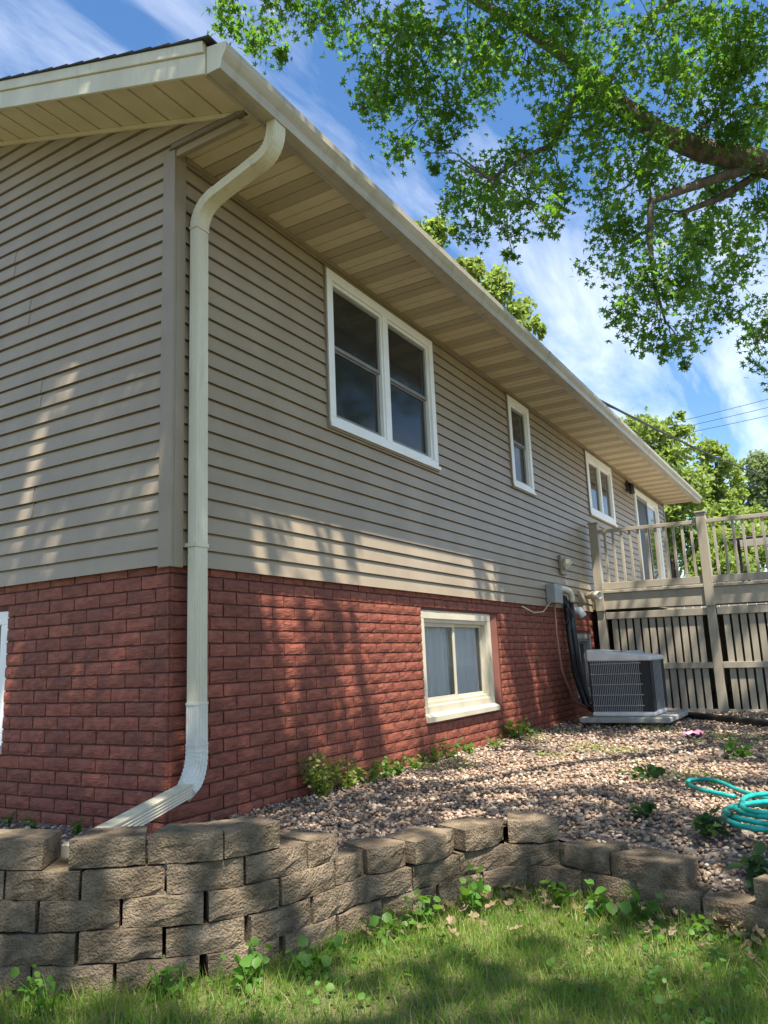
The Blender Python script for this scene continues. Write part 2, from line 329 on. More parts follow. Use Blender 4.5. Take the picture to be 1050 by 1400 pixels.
# core walls behind the siding
core = MB(); zb = GZ-.2
core.box(.07, L_-.03, .07, W_, -.02, ZS+.02)
core.add([(.04, .03, ZS), (.04, W_, ZS), (.04, W_/2, 2.69+.33*W_/2-.02), (L_, .03, ZS), (L_, W_, ZS), (L_, W_/2, 2.69+.33*W_/2-.02)], [(0, 1, 2), (3, 5, 4)])
core.build('wall_core', 'trim', house)
# long wall boards, split round the openings
def yface(z, z0): return -.017+.013*(z-z0)/EX
def piece(mb, x0, x1, za, zb, z0, lip):
    if x1-x0 < .01 or zb-za < .004: return
    zg = min(zb, z0+EX-.013); mb = MB()
    a = [(x0, yface(za, z0), za)]
    if zg > za: a += [(x0, yface(zg, z0), zg), (x0, .008, zg+.001)]
    else: a = [(x0, .006, za)]
    if zb > zg+.002: a.append((x0, .008, zb))
    a += [(x0, .022, zb), (x0, .022, za+(.008 if lip else 0))]
    mb.prism(a, [(x1, y, z) for _, y, z in a]); mb.build('siding_board', 'siding', house)
k = 0; z = 0.0
while z < ZS-.01:
    zt = min(z+EX+.004, ZS); mb = MB(); cuts = sorted([w for w in wins.values() if w[2]+.02 < zt and w[3]-.02 > z])
    xa = .07
    for w in cuts:
        piece(mb, xa, w[0]+.02, z, zt, z, True)
        if w[2]+.02 > z: piece(mb, w[0]+.02, w[1]-.02, z, w[2]+.02, z, True)
        if w[3]-.02 < zt: piece(mb, w[0]+.02, w[1]-.02, w[3]-.02, zt, z, False)
        xa = w[1]-.02
    piece(mb, xa, L_-.05, z, zt, z, True)
    z += EX; k += 1
# gable boards under the rake
seams = {22: 1.52, 21: 1.52, 18: 1.33, 17: 1.33, 12: 1.17, 11: 1.17, 5: 1.2, 4: 1.2}
k = 0; z = 0.0
while z < 3.9:
    zt = z+EX+.004
    lo = .075 if zt < ZS+.03 else None
    def yl(q): return max(-.56, (q-2.69)/.33+.0) if lo is None else max(lo, (q-2.69)/.33)
    a0, a1 = yl(z), yl(zt); mb = MB()
    def gp_(y00, y01, y10, y11, off=0.0):
        mb = MB(); zg = z+EX-.013; f = (zg-z)/(zt-z); yg0, yg1 = y00+(y01-y00)*f, y10+(y11-y10)*f
        pr = lambda a, b, c: [(yface(z, z)-off, a, z), (yface(zg, z)-off, b, zg), (.008, b, zg+.001), (.008, c, zt), (.022, c, zt), (.022, a, z+.008)]
        mb.prism(pr(y00, yg0, y01), pr(y10, yg1, y11)); mb.build('siding_board', 'siding', house)
    if k in seams:
        s_ = seams[k]; gp_(a0, a1, s_, s_); gp_(s_-.012, s_-.012, W_-a0, W_-a1, .0035)
    else: gp_(a0, a1, W_-a0, W_-a1)
    z += EX; k += 1
cp = MB(); cp.box(-.024, .0, -.024, .072, -.014, ZS+.0); cp.box(-.0, .072, -.024, .0, -.014, ZS)
cp.build('corner_post', 'trim', house, bevel=.004)
cp = MB(); cp.box(L_-.055, L_+.02, -.024, .0, -.014, ZS); cp.box(L_+.0, L_+.02, .0, .07, -.014, ZS); cp.build('corner_post', 'trim', house, bevel=.004)
fr = MB(); fr.box(.07, L_, -.03, -.001, ZS-.035, ZS); fr.build('frieze_trim', 'trim', house)
fr = MB(); fr.box(-.03, -.0, -.56, .0, ZS+.005, ZS+.035); fr.build('return_trim', 'soffit_dark', house)
# eave soffit
PW = .1035
sof = MB(); sof.box(-.02, L_+.3, -.60, .03, ZS+.012, ZS+.03); sof = sof.build('eave_soffit', 'soffit_dark', house)
def strip_mesh(name, w, d, m):
    mb = MB(); mb.prism([(.004, 0, .010), (.010, 0, 0), (w-.004, 0, 0), (w-.002, 0, .010)], [(.004, -d, .010), (.010, -d, 0), (w-.004, -d, 0), (w-.002, -d, .010)])
    me = bpy.data.meshes.new(name); me.from_pydata(mb.v, [], mb.f); me.materials.append(M[m])
    bm = bmesh.new(); bm.from_mesh(me); bmesh.ops.recalc_face_normals(bm, faces=bm.faces); bm.to_mesh(me); bm.free(); return me
sm = [strip_mesh('soffit_panel', PW, .595, 'soffit'), strip_mesh('soffit_panel_vented', PW, .595, 'vent')]
for i in range(int((L_+.28)/PW)):
    link('soffit_panel', sm[1 if (i % 4) in (2, 3) else 0], sof, (i*PW, -.0, ZS+.001))
# rake soffit (sloped overhang at the gable end)
SL = .33; ang = math.atan(SL); RO = -.38
def zr(y): return 2.69+SL*y
rs = MB()
rs.prism([(RO, -.62, zr(-.62)+.012), (RO, W_/2, zr(W_/2)+.012), (RO, W_/2, zr(W_/2)+.03), (RO, -.62, zr(-.62)+.03)], [(-.0, -.62, zr(-.62)+.012), (-.0, W_/2, zr(W_/2)+.012), (-.0, W_/2, zr(W_/2)+.03), (-.0, -.62, zr(-.62)+.03)])
rs = rs.build('rake_soffit', 'soffit_dark', house)
y = -.60
while y < 3.8:
    a, b = y+.005, y+.205; mb = MB()
    ring = [(a, zr(a)+.011), (a+.005, zr(a+.005)), (b-.005, zr(b-.005)), (b, zr(b)+.011)]
    mb.prism([(RO+.004, p, q) for p, q in ring], [(-.001, p, q) for p, q in ring]); mb.build('soffit_panel', 'soffit', rs); y += .21
fz = MB(); ring = lambda x: [(x, -.5, zr(-.5)-.002), (x, 3.9, zr(3.9)-.002), (x, 3.9, zr(3.9)-.03), (x, -.5, zr(-.5)-.03)]
fz.prism(ring(-.026), ring(-.012)); fz.build('rake_trim', 'soffit', house)
# rake fascia, drip edge
def rake_board(name, y0, y1, zlo, zhi, x0, x1, m):
    r = lambda x: [(x, y0, zr(y0)+zlo), (x, y1, zr(y1)+zlo), (x, y1, zr(y1)+zhi), (x, y0, zr(y0)+zhi)]
    mb = MB(); mb.prism(r(x0), r(x1)); return mb.build(name, m, house, bevel=.003)
rake_board('rake_fascia', -.62, W_/2, -.035, .085, RO-.018, RO, 'cream')
rake_board('rake_fascia', -.615, W_/2, .087, .155, RO-.030, RO, 'cream')
# roof deck and shingle courses
def zroof(y): return zr(y)+.155
rf = MB(); ring = lambda x: [(x, -.64, zroof(-.64)), (x, W_/2, zroof(W_/2)), (x, W_+.64, zroof(-.64)), (x, W_+.64, zroof(-.64)-.12), (x, W_/2, zroof(W_/2)-.12), (x, -.64, zroof(-.64)-.12)]
rf.prism(ring(RO+.01), ring(L_+.3)); rf = rf.build('roof', 'shingle', house)
for i in range(33):
    y0 = -.67+i*.142; mb = MB(); r = lambda x: [(x, y0, zroof(y0)+.004), (x, y0+.165, zroof(y0+.165)+.001), (x, y0+.165, zroof(y0+.165)+.004), (x, y0, zroof(y0)+.016)]
    mb.prism(r(RO-.042), r(L_+.33)); mb.build('shingle_course', 'shingle', rf)
ef = MB(); ef.box(RO, L_+.3, -.622, -.602, ZS-.03, zroof(-.62)-.015); ef.build('eave_fascia', 'gutter', house)
# K-style gutter
GX0, GX1 = RO-.005, L_+.33
prof = [(-.625, 2.605), (-.625, 2.455), (-.712, 2.452), (-.716, 2.475), (-.722, 2.50), (-.740, 2.525), (-.752, 2.545), (-.755, 2.585), (-.742, 2.588), (-.744, 2.575), (-.741, 2.55), (-.730, 2.53), (-.712, 2.505), (-.706, 2.462), (-.632, 2.464), (-.632, 2.605)]
gt = MB(); gt.loft([[(x, y, z) for y, z in prof] for x in np.linspace(GX0, GX1, 14)], cap=False); gt = gt.build('gutter', 'gutter', house)
ec = [(-.624, 2.612), (-.624, 2.454), (-.713, 2.450), (-.718, 2.475), (-.724, 2.50), (-.742, 2.525), (-.754, 2.545), (-.757, 2.587)]
for x0, x1 in ((GX0-.003, GX0+.001), (GX1-.001, GX1+.003)):
    mb = MB(); mb.prism([(x0, y, z) for y, z in ec], [(x1, y, z) for y, z in ec]); mb.build('end_cap', 'cream', gt)
for xj in (4.6, 9.4):
    mb = MB(); mb.loft([[(x, y-.0025 if y < -.7 else y, z-.002 if z < 2.5 else z) for y, z in prof[1:9]] for x in (xj, xj+.05)], cap=False); mb.build('gutter_joint', 'gutter', gt)
# downspout: rectangular corrugated pipe swept along a path
def sweep(path, name, m, parent, w=.108, d=.082, side=None, rib=True, crimp=0):
    rings = []; path = [Vector(p) for p in path]
    for i, p in enumerate(path):
        t = (path[min(i+1, len(path)-1)]-path[max(i-1, 0)]).normalized(); u = Vector(side) if side else Vector((1, 0, 0)); u = (u-t*u.dot(t)).normalized(); v = t.cross(u)
        pr = []; nn = 9
        def edge(a, b, off):
            for q in range(nn):
                f = q/nn; x = a[0]+(b[0]-a[0])*f; y_ = a[1]+(b[1]-a[1])*f; dd = (.0028 if (q % 2 and rib) else 0)
                pr.append((x-off[0]*dd, y_-off[1]*dd))
        c = [(-w/2, -d/2), (w/2, -d/2), (w/2, d/2), (-w/2, d/2)]
        for e in range(4): edge(c[e], c[(e+1) % 4], [(0, -1), (1, 0), (0, 1), (-1, 0)][e])
        cs = 1-crimp*(i % 2); rings.append([p+u*a*cs+v*b*cs for a, b in pr])
    mb = MB(); mb.loft(rings); return mb.build(name, m, parent)
DX, DY = .1425, -.062
def arc(p0, p1, p2, n=7):
    p0, p1, p2 = map(Vector, (p0, p1, p2)); return [p0*(1-t)**2+p1*2*t*(1-t)+p2*t*t for t in np.linspace(0, 1, n)]
ds = sweep([(DX, DY, 2.06), (DX, DY, 1.2), (DX, DY, .4), (DX, DY, -.78)], 'downspout', 'cream', house, .095, .056)
sweep(arc((.115, -.675, 2.46), (.115, -.68, 2.28), (.117, -.53, 2.262), 17), 'elbow', 'cream', ds, .098, .06, crimp=.025)
sweep([(.117, -.535, 2.264), (.135, -.21, 2.195)], 'offset_pipe', 'cream', ds, .094, .056)
sweep(arc((.134, -.225, 2.199), (DX, DY-.005, 2.165), (DX, DY, 2.02), 17), 'elbow', 'cream', ds, .099, .06, crimp=.03)
sweep([(DX, DY, -.74), (DX, DY, -.98)], 'pipe_sleeve', 'sleeve', ds, .099, .060)
ex_end = Vector((-.93, -.45, -1.225)); e0 = Vector((DX-.14, DY-.06, -1.16)); sd_ = (.35, -.93, 0)
sweep(arc((DX, DY, -.96), (DX, DY-.005, -1.105), e0, 21), 'elbow', 'sleeve', ds, .1, .068, None, crimp=.05)
sweep([e0+Vector((.015, .005, .004)), e0.lerp(ex_end, .5), ex_end], 'extension_pipe', 'cream', ds, .075, .062, sd_)
for zz, cm in ((2.015, 'cream'), (-.745, 'sleeve'), (-.955, 'sleeve')): sweep([(DX, DY, zz), (DX, DY, zz+.012)], 'collar', cm, ds, .1035, .0645, rib=False)
for zz in (.10,):
    mb = MB(); mb.box(DX-.052, DX+.052, DY-.0335, DY-.030, zz, zz+.022); mb.box(DX-.055, DX-.050, DY-.0335, -.01, zz, zz+.022); mb.build('strap', 'cream', ds)
# ------------------------------------------------------------------ brick foundation
RH, BL = .0755, .2255; Z0 = -.043+RH; BY = .018
wall = MB(); wz0 = GZ-.25
bw = (2.878, 4.385, -1.048, -.138)     # basement window
bw2 = (7.05, 7.9, -1.15, -.30)
def wall_with_holes(mb, x0, x1, holes, yA, yB):
    xa = x0
    for h in holes:
        mb.box(xa, h[0], yA, yB, wz0, -.0); mb.box(h[0], h[1], yA, yB, wz0, h[2]); mb.box(h[0], h[1], yA, yB, h[3], -.0); xa = h[1]
    mb.box(xa, x1, yA, yB, wz0, -.0)
HB = (bw[0], bw[1]+.17, bw[2], bw[3])
wall_with_holes(wall, BY+.012, L_, [HB, bw2], BY+.012, .16)
gw = (1.44, 2.35, -1.0, -.15)          # gable basement window (y range)
ya = .165
for a, b, c, d in [(.165, gw[0], wz0, 0), (gw[0], gw[1], wz0, gw[2]), (gw[0], gw[1], gw[3], 0), (gw[1], W_, wz0, 0)]: wall.box(BY+.012, .16, a, b, c, d)
wall = wall.build('foundation_wall', 'mortar', house)
def brick_mesh(seed):
    r = random.Random(seed); nx, nzz = 5, 3; vs = []; l, h = BL-.009, RH-.010
    for j in range(nzz+1):
        for i in range(nx+1):
            e = i in (0, nx) or j in (0, nzz)
            x = -l/2+l*i/nx+(0 if i in (0, nx) else r.uniform(-.006, .006)); z = -h/2+h*j/nzz
            vs.append((x, (.003 if e else -.001)+r.uniform(-.002, .0015), z+(r.uniform(-.002, .002) if e else 0)))
    fs = [(j*(nx+1)+i, j*(nx+1)+i+1, (j+1)*(nx+1)+i+1, (j+1)*(nx+1)+i) for j in range(nzz) for i in range(nx)]
    rim = [i for i in range(nx+1)]+[j*(nx+1)+nx for j in range(1, nzz+1)]+[nzz*(nx+1)+i for i in range(nx-1, -1, -1)]+[j*(nx+1) for j in range(nzz-1, 0, -1)]
    o = len(vs)
    for q in rim: vs.append((vs[q][0], .016, vs[q][2]))
    n = len(rim)
    for q in range(n): fs.append((rim[q], o+q, o+(q+1) % n, rim[(q+1) % n]))
    me = bpy.data.meshes.new('brick'); me.from_pydata(vs, [], fs)
    bm = bmesh.new(); bm.from_mesh(me); bmesh.ops.recalc_face_normals(bm, faces=bm.faces); bm.to_mesh(me); bm.free()
    # make sure the front looks outwards (-y)
    if me.polygons[nx+2].normal.y > 0: me.flip_normals()
    me.materials.append(M['brick']); return me
BM_ = [brick_mesh(i) for i in range(8)]
field = MB(); nobj = 0
def put_brick(axis, a, b, zc, hs=1):
    global nobj
    if b-a < .03: return
    me = random.choice(BM_); mid = (a+b)/2; sx = (b-a)/BL
    near = (axis == 'g' and mid < 1.75) or (axis == 'l' and mid < 2.42)
    if near:
        o = link('brick', me, wall, (mid, BY, zc) if axis == 'l' else (BY, mid, zc))
        if axis == 'g': o.rotation_euler.z = -math.pi/2
        o.scale = (sx if random.random() < .5 or axis == 'g' else sx, 1, hs); nobj += 1
    else:
        c = [v.co for v in me.vertices]
        vs = [(mid+p.x*sx, BY+p.y, zc+p.z*hs) if axis == 'l' else (BY+p.y, mid-p.x*sx, zc+p.z*hs) for p in c]
        field.add(vs, [tuple(f.vertices) for f in me.polygons])
for r_ in range(20):
    zt = Z0-r_*RH; zc = zt-RH/2
    if zt-RH < GZ-.1: break
    for axis, end, off, holes in (('l', 8.0, .439 if r_ % 2 == 1 else .439-BL/2, [HB, bw2]), ('g', 2.8, .131 if r_ % 2 == 0 else .018, [gw])):
        xs_ = [(.0 if axis == 'l' else .0)]; q = off
        while q < .05: q += BL
        while q < end: xs_.append(q); q += BL
        for a, b in zip(xs_[:-1], xs_[1:]):
            if axis == 'g' and a == 0: a = .004
            segs = [(a, b)]
            for h in holes:
                if zc < h[3]-.0 and zc > h[2]:
                    segs = [s for (p, q2) in segs for s in ((p, min(q2, h[0])), (max(p, h[1]), q2)) if s[1]-s[0] > .03]
            for a2, b2 in segs: put_brick(axis, a2, b2, zc)
tag(field.build('brick_field', 'brick', wall), kind='stuff')
# ------------------------------------------------------------------ windows
def bars(mb, x0, x1, z0, z1, w, ya, yb_, wb=None):
    wb = wb or w
    mb.box(x0, x1, ya, yb_, z1-w, z1); mb.box(x0, x1, ya, yb_, z0, z0+wb); mb.box(x0, x0+w, ya, yb_, z0+wb, z1-w); mb.box(x1-w, x1, ya, yb_, z0+wb, z1-w)
def window(name, x0, x1, z0, z1, lights, hung, m='white', yo=0.0, casing=.075, sillext=.02):
    mb = MB(); bars(mb, x0, x1, z0, z1, casing, -.036+yo, .015+yo); w = mb.build(name, m, house, bevel=.004)
    if yo == 0:
        j = MB(); bars(j, x0-.016, x1+.016, z0-.016, z1+.016, .015, -.03, .0); j.build('channel_trim', 'trim', w)
    sl = MB(); sl.box(x0-.008, x1+sillext, -.048+yo, -.034+yo, z0-.003, z0+.028); sl.build('sill', m, w, bevel=.003)
    a, b = x0+casing, x1-casing; mul = .085; n = lights; wd = (b-a-mul*(n-1))/n
    for i in range(n-1):
        xm = a+wd*(i+1)+mul*i; q = MB(); q.box(xm, xm+mul, -.028+yo, .02+yo, z0+casing, z1-casing); q.build('mullion', m, w, bevel=.003)
    for i in range(n):
        xa = a+i*(wd+mul); xb = xa+wd; za, zb_ = z0+casing, z1-casing
        q = MB(); bars(q, xa, xb, za, zb_, .022, -.012+yo, .03+yo); q.build('inner_frame', m, w)
        xa, xb, za, zb_ = xa+.022, xb-.022, za+.022, zb_-.022
        if hung:
            zm = za+(zb_-za)*.52
            q = MB(); bars(q, xa, xb, zm, zb_, .028, .004+yo, .026+yo); s = q.build('upper_sash', 'sash', w)
            p = MB(); p.box(xa+.02, xb-.02, .014+yo, .018+yo, zm+.02, zb_-.02); p.build('pane', 'screened', w)
            q = MB(); bars(q, xa, xb, za, zm+.022, .036, .020+yo, .046+yo); q.build('lower_sash', 'sash', w)
            p = MB(); p.box(xa+.03, xb-.03, .030+yo, .034+yo, za+.03, zm-.01); p.build('pane', 'screened', w)
        else:
            p = MB(); p.box(xa-.004, xb+.004, .010+yo, .014+yo, za-.004, zb_+.004); p.build('pane', 'glass', w)
    return w
window('window', *wins['w1'], 2, True); window('window', *wins['w2'], 1, True); w3 = window('window', *wins['w3'], 2, False, casing=.11)
# patio door
x0, x1, z0, z1 = wins['door']
mb = MB(); bars(mb, x0, x1, z0, z1, .10, -.036, .015); dr = mb.build('patio_door', 'white', house, bevel=.004)
q = MB(); bars(q, x0+.1, (x0+x1)/2+.04, z0+.1, z1-.1, .07, -.02, .02); q.build('screen_panel', 'sash', dr); q = MB(); bars(q, (x0+x1)/2-.04, x1-.1, z0+.1, z1-.1, .07, .0, .03); q.build('glass_panel', 'white', dr)
q = MB(); q.box(x0+.17, (x0+x1)/2-.03, -.004, .0, z0+.17, z1-.17); q.build('screen', 'black', dr); q = MB(); q.box((x0+x1)/2+.03, x1-.17, .01, .014, z0+.17, z1-.17); q.build('pane', 'glass', dr)
# basement windows, set back in the brick
def bwin(h, curtain):
    fm = 'almond' if curtain else 'sash'
    x0, x1, z0, z1 = h; mb = MB(); bars(mb, x0, x1, z0, z1, .075, .035, .13, .10); w = mb.build('basement_window', fm, house, bevel=.004)
    q = MB(); q.prism([(x0-.0, -.012, z0+.012), (x0, .05, z0+.045), (x0, .05, z0-.03), (x0, -.012, z0-.03)], [(x1, -.012, z0+.012), (x1, .05, z0+.045), (x1, .05, z0-.03), (x1, -.012, z0-.03)]); q.build('sill', fm, w)
    a, b, c, d = x0+.075, x1-.075, z0+.10, z1-.075
    q = MB(); bars(q, a, b, c, d, .03, .05, .12); q.build('inner_frame', fm, w)
    xm = a+(b-a)*.47
    q = MB(); bars(q, a+.03, xm+.03, c+.03, d-.03, .035, .075, .095); q.build('sash', fm, w); q = MB(); bars(q, xm-.02, b-.03, c+.03, d-.03, .028, .098, .118); q.build('sash', fm, w)
    for xa_, xb_, yy in ((a+.06, xm, .085), (xm, b-.055, .108)):
        p = MB(); p.add([(xa_, yy, c+.055), (xb_, yy, c+.055), (xb_, yy, d-.055), (xa_, yy, d-.055)], [(0, 1, 2, 3)]); p.build('pane', 'clear' if curtain else 'glass', w)
    if curtain:
        cv = MB(); n = 90; vs = []
        for i in range(n+1):
            x = a-.05+(b-a+.1)*i/n; yy = .15+.018*math.sin(i*.9)+.010*math.sin(i*2.3+1)
            vs += [(x, yy, c-.05), (x, yy+.01, d+.05)]
        cv.add(vs, [(2*i, 2*i+2, 2*i+3, 2*i+1) for i in range(n)]); cv.build('curtain', 'curtain', w, True)
        rm = MB(); rm.box(x0-.1, x1+.1, .30, .32, z0-.1, z1+.1); rm.build('room_back', 'sash', w)
    return w
w = bwin(bw, True)
mb = MB(); mb.prism([(bw[1], .062, bw[2]), (bw[1]+.165, .034, bw[2]), (bw[1]+.165, .13, bw[2]), (bw[1], .13, bw[2])], [(bw[1], .062, bw[3]), (bw[1]+.165, .034, bw[3]), (bw[1]+.165, .13, bw[3]), (bw[1], .13, bw[3])]); mb.build('reveal_panel', 'reveal', w)
w = bwin(bw2, False)
def gwin(y0, y1, z0, z1):
    mb = MB(); mb2 = MB()
    def bx(m, a, b, c, d, xa, xb): m.box(xa, xb, a, b, c, d)
    for a, b, c, d in [(y0, y1, z1-.085, z1), (y0, y1, z0, z0+.1), (y0, y0+.085, z0+.1, z1-.085), (y1-.085, y1, z0+.1, z1-.085)]: bx(mb, a, b, c, d, .035, .13)
    w = mb.build('basement_window', 'white', house, bevel=.004)
    q = MB(); q.box(.0, .06, y0-.01, y1+.01, z0-.02, z0+.03); q.build('sill', 'white', w)
    q = MB(); q.box(.07, .075, y0+.08, y1-.08, z0+.095, z1-.08); q.build('pane', 'glass', w)
gwin(*gw)
# ------------------------------------------------------------------ utilities on the long wall
mb = MB(); mb.box(6.60, 6.80, -.05, -.017, .43, .68); pl = mb.build('dryer_vent', 'trim', house, bevel=.005)
mb = MB(); mb.tube([(6.71, -.05, .56), (6.71, -.10, .56), (6.71, -.115, .545)], [.075, .075, .055], 16); mb.build('vent_hood', 'cream', pl, True)
mb = MB(); mb.box(7.30, 7.48, -.03, -.014, .06, .26); vp = mb.build('wall_vent', 'trim', house); mb = MB(); mb.prism([(7.32, -.03, .24), (7.46, -.03, .24), (7.46, -.03, .09), (7.32, -.03, .09)], [(7.32, -.035, .24), (7.46, -.035, .24), (7.46, -.09, .09), (7.32, -.09, .09)]); mb.build('flap', 'trim', vp)
mb = MB(); mb.box(6.02, 6.30, -.13, -.017, .04, .27); bx_ = mb.build('junction_box', 'grey', house, bevel=.006)
mb = MB(); mb.tube([(5.15, -.03, -.03), (5.5, -.035, -.09), (5.8, -.04, -.07), (6.04, -.06, .06)], .007, 6); mb.build('cable', 'cream', house, True)
mb = MB(); mb.tube([(6.34, -.01, .23)]+arc((6.36, -.09, .23), (6.74, -.12, .25), (6.74, -.10, .08), 8), .04, 12); mb.build('pvc_elbow', 'pvc', house, True)
for i, (xx, yy, rr) in enumerate([(6.62, -.06, .032), (6.74, -.08, .042)]):
    mb = MB(); mb.tube([(xx, yy, .10), (xx+.02, yy, -.3), (xx+.05, yy-.02, -.8), (xx+.12, yy-.10, -1.2), (6.35+.2*i, yy-.35, -1.26)], rr, 10); mb.build('insulated_line', 'black', house, True)
for i in range(6):
    x_ = 6.42+.05*i; mb = MB(); mb.tube([(x_, -.05, .16), (x_+.08, -.11, .02-.03*i), (x_+.16, -.09, -.12), (x_+.05+.03*i, -.07, -.22-.05*i)], .006, 5); mb.build('wire', 'black', house, True)
mb = MB(); mb.tube([(6.16, -.06, .05), (6.17, -.055, -.35), (6.24, -.06, -.75), (6.42, -.12, -1.12), (6.62, -.28, -1.26)], .014, 8); mb.build('copper_line', 'copper', house, True)
mb = MB(); mb.tube([(7.0, -.02, -.02), (7.0, -.11, -.02), (7.02, -.15, -.10)], .05, 12); mb.build('spot_lamp', 'white', house, True)
# white pipe stub beside the deck post
mb = MB(); n = 16; c0, c1 = Vector((7.72, -.03, .21)), Vector((7.60, -.23, .20)); ax = (c1-c0).normalized(); u_ = ax.orthogonal().normalized(); w_ = ax.cross(u_)
ringf = lambda c, r: [c+(u_*math.cos(2*math.pi*i/n)+w_*math.sin(2*math.pi*i/n))*r for i in range(n)]
mb.loft([ringf(c0, .045), ringf(c0+ax*.12, .045), ringf(c0+ax*.121, .056), ringf(c1, .056), ringf(c1, .044), ringf(c0+ax*.02, .044)], cap=False); mb.build('vent_pipe', 'pvc', house, True)
mb = MB(); mb.box(10.72, 10.84, -.05, -.017, 2.20, 2.40); lt = mb.build('wall_light', 'black', house, bevel=.01); mb = MB(); mb.tube([(10.78, -.05, 2.34), (10.78, -.10, 2.32), (10.78, -.10, 2.16)], [.03, .045, .05], 10); mb.build('lamp_shade', 'black', lt, True)

# ------------------------------------------------------------------ air conditioner
ac = thing('air_conditioner', 'grey outdoor condenser with slanted pale lid on a concrete pad', 'air conditioner', (6.35, -.84, -1.28))
AX0, AX1, AY0, AY1, AZ0, AZ1 = 5.98, 6.70, -1.15, -.46, -1.255, -.66
mb = MB(); mb.box(AX0+.03, AX1-.03, AY0+.03, AY1-.03, AZ0+.03, AZ1); mb.build('coil', 'ac_dark', ac)
mb = MB(); mb.box(AX0, AX1, AY0, AY1, AZ0-.02, AZ0+.035); mb.build('base_pan', 'ac_white', ac, bevel=.02)
for (cx, cy) in ((AX0, AY0), (AX0, AY1), (AX1, AY0), (AX1, AY1)):
    mb = MB(); s1 = 1 if cx == AX0 else -1; s2 = 1 if cy == AY0 else -1; wdt = .12 if (cx == AX0 and cy == AY0) else .025
    mb.box(cx, cx+s1*.02, cy, cy+s2*wdt, AZ0+.036, AZ1); mb.box(cx, cx+s1*.12, cy-s2*.001, cy+s2*.02, AZ0+.036, AZ1); mb.build('corner_panel', 'ac_dark', ac, bevel=.008)
for i in range(27):
    yy = AY0+.13+i*(AY1-AY0-.16)/26; mb = MB(); mb.tube([(AX0+.008, yy, AZ0+.036), (AX0+.008, yy, AZ1)], .0042, 5); mb.build('grille_wire', 'ac_grey', ac)
for i in range(5):
    zz = AZ0+.10+i*.115; mb = MB(); mb.tube([(AX0+.001, AY0+.10, zz), (AX0+.001, AY1-.02, zz)], .006, 5); mb.build('grille_bar', 'ac_grey', ac)
for i in range(10):
    xx = AX0+.13+i*(AX1-AX0-.16)/9; mb = MB(); mb.tube([(xx, AY0+.008, AZ0+.036), (xx, AY0+.008, AZ1)], .0042, 5); mb.build('grille_wire', 'ac_grey', ac)
mb = MB(); mb.prism([(AX0-.012, AY1+.012, -.66), (AX0-.012, AY1+.012, -.525), (AX0-.012, AY0+.05, -.61), (AX0-.012, AY0-.012, -.625), (AX0-.012, AY0-.012, -.675)],
                    [(AX1+.012, AY1+.012, -.66), (AX1+.012, AY1+.012, -.525), (AX1+.012, AY0+.05, -.61), (AX1+.012, AY0-.012, -.625), (AX1+.012, AY0-.012, -.675)]); mb.build('lid', 'ac_white', ac, bevel=.018)
mb = MB(); mb.tube([(6.35, -.80, -.62), (6.35, -.80, -.556)], [.22, .20], 20); mb.build('fan_cowl', 'ac_grey', ac)
pd = MB(); pd.box(5.86, 6.95, -1.32, -.34, -1.335, -1.277); tag(pd.build('concrete_pad', 'pad', bevel=.012), 'flat concrete pad propped up under the air conditioner', 'pad')
for (a, b) in ((6.0, -.5), (6.0, -1.15), (6.75, -.5), (6.75, -1.15)):
    q = MB(); q.box(a-.10, a+.10, b-.05, b+.05, GZ-.02, -1.336); tag(q.build('paver_brick', 'block', bevel=.005), 'paver brick propping the pad at its '+('house side' if b > -.8 else 'yard side')+' '+('front' if a < 6.3 else 'rear by the deck')+' corner', 'brick', 'bricks under the air conditioner pad')
mb = MB(); mb.tube([(7.3, -.75, -1.33), (7.1, -1.2, -1.335), (6.55, -1.75, -1.34), (6.0, -2.2, -1.34), (5.3, -2.9, -1.34), (4.8, -3.6, -1.34)], .038, 10); tag(mb.build('drain_pipe', 'black', smooth=True), 'black drain pipe lying on the gravel from the air conditioner', 'pipe')
mb = MB(); wv = [(4.95+.1*i, -1.75+.05*j+.01*math.sin(i*3), GZ+.035+.02*math.sin(i*2.1+j*1.7)) for j in range(4) for i in range(4)]
mb.add(wv, [(j*4+i, j*4+i+1, j*4+i+5, j*4+i+4) for j in range(3) for i in range(3)]); mb.add([(x, y, z-.006) for x, y, z in wv], [(j*4+i, j*4+i+4, j*4+i+5, j*4+i+1) for j in range(3) for i in range(3)])
tag(mb.build('wrapper', 'pink', smooth=True), 'crumpled pink wrapper lying on the gravel near the pad', 'wrapper')

# ------------------------------------------------------------------ deck
DX0 = 7.95; DZ = .30
dk = thing('deck', 'raised taupe deck with slatted skirt and baluster railing', 'deck', (DX0+2, -2, LZ))
SLP = -.016      # the deck falls away from the house
def dz(y): return SLP*(-y)
def dbar(name, x0, x1, y0, y1, za, zb_, m='deck', parent=None, bv=.004):
    r = lambda x: [(x, y0, za+dz(y0)), (x, y1, za+dz(y1)), (x, y1, zb_+dz(y1)), (x, y0, zb_+dz(y0))]
    mb = MB(); mb.prism(r(x0), r(x1)); return mb.build(name, m, parent or dk, bevel=bv)
dbar('rim_board', DX0, DX0+.04, -.02, -4.2, .02, .245)
dbar('nosing', DX0-.03, DX0+.12, -.02, -4.2, .247, .285)
for i in range(36):
    x_ = DX0+.125+i*.145; dbar('deck_board', x_, x_+.138, -.03, -4.2, .25, .285, bv=0)
PY = [-.13, -1.57, -3.03, -4.15]
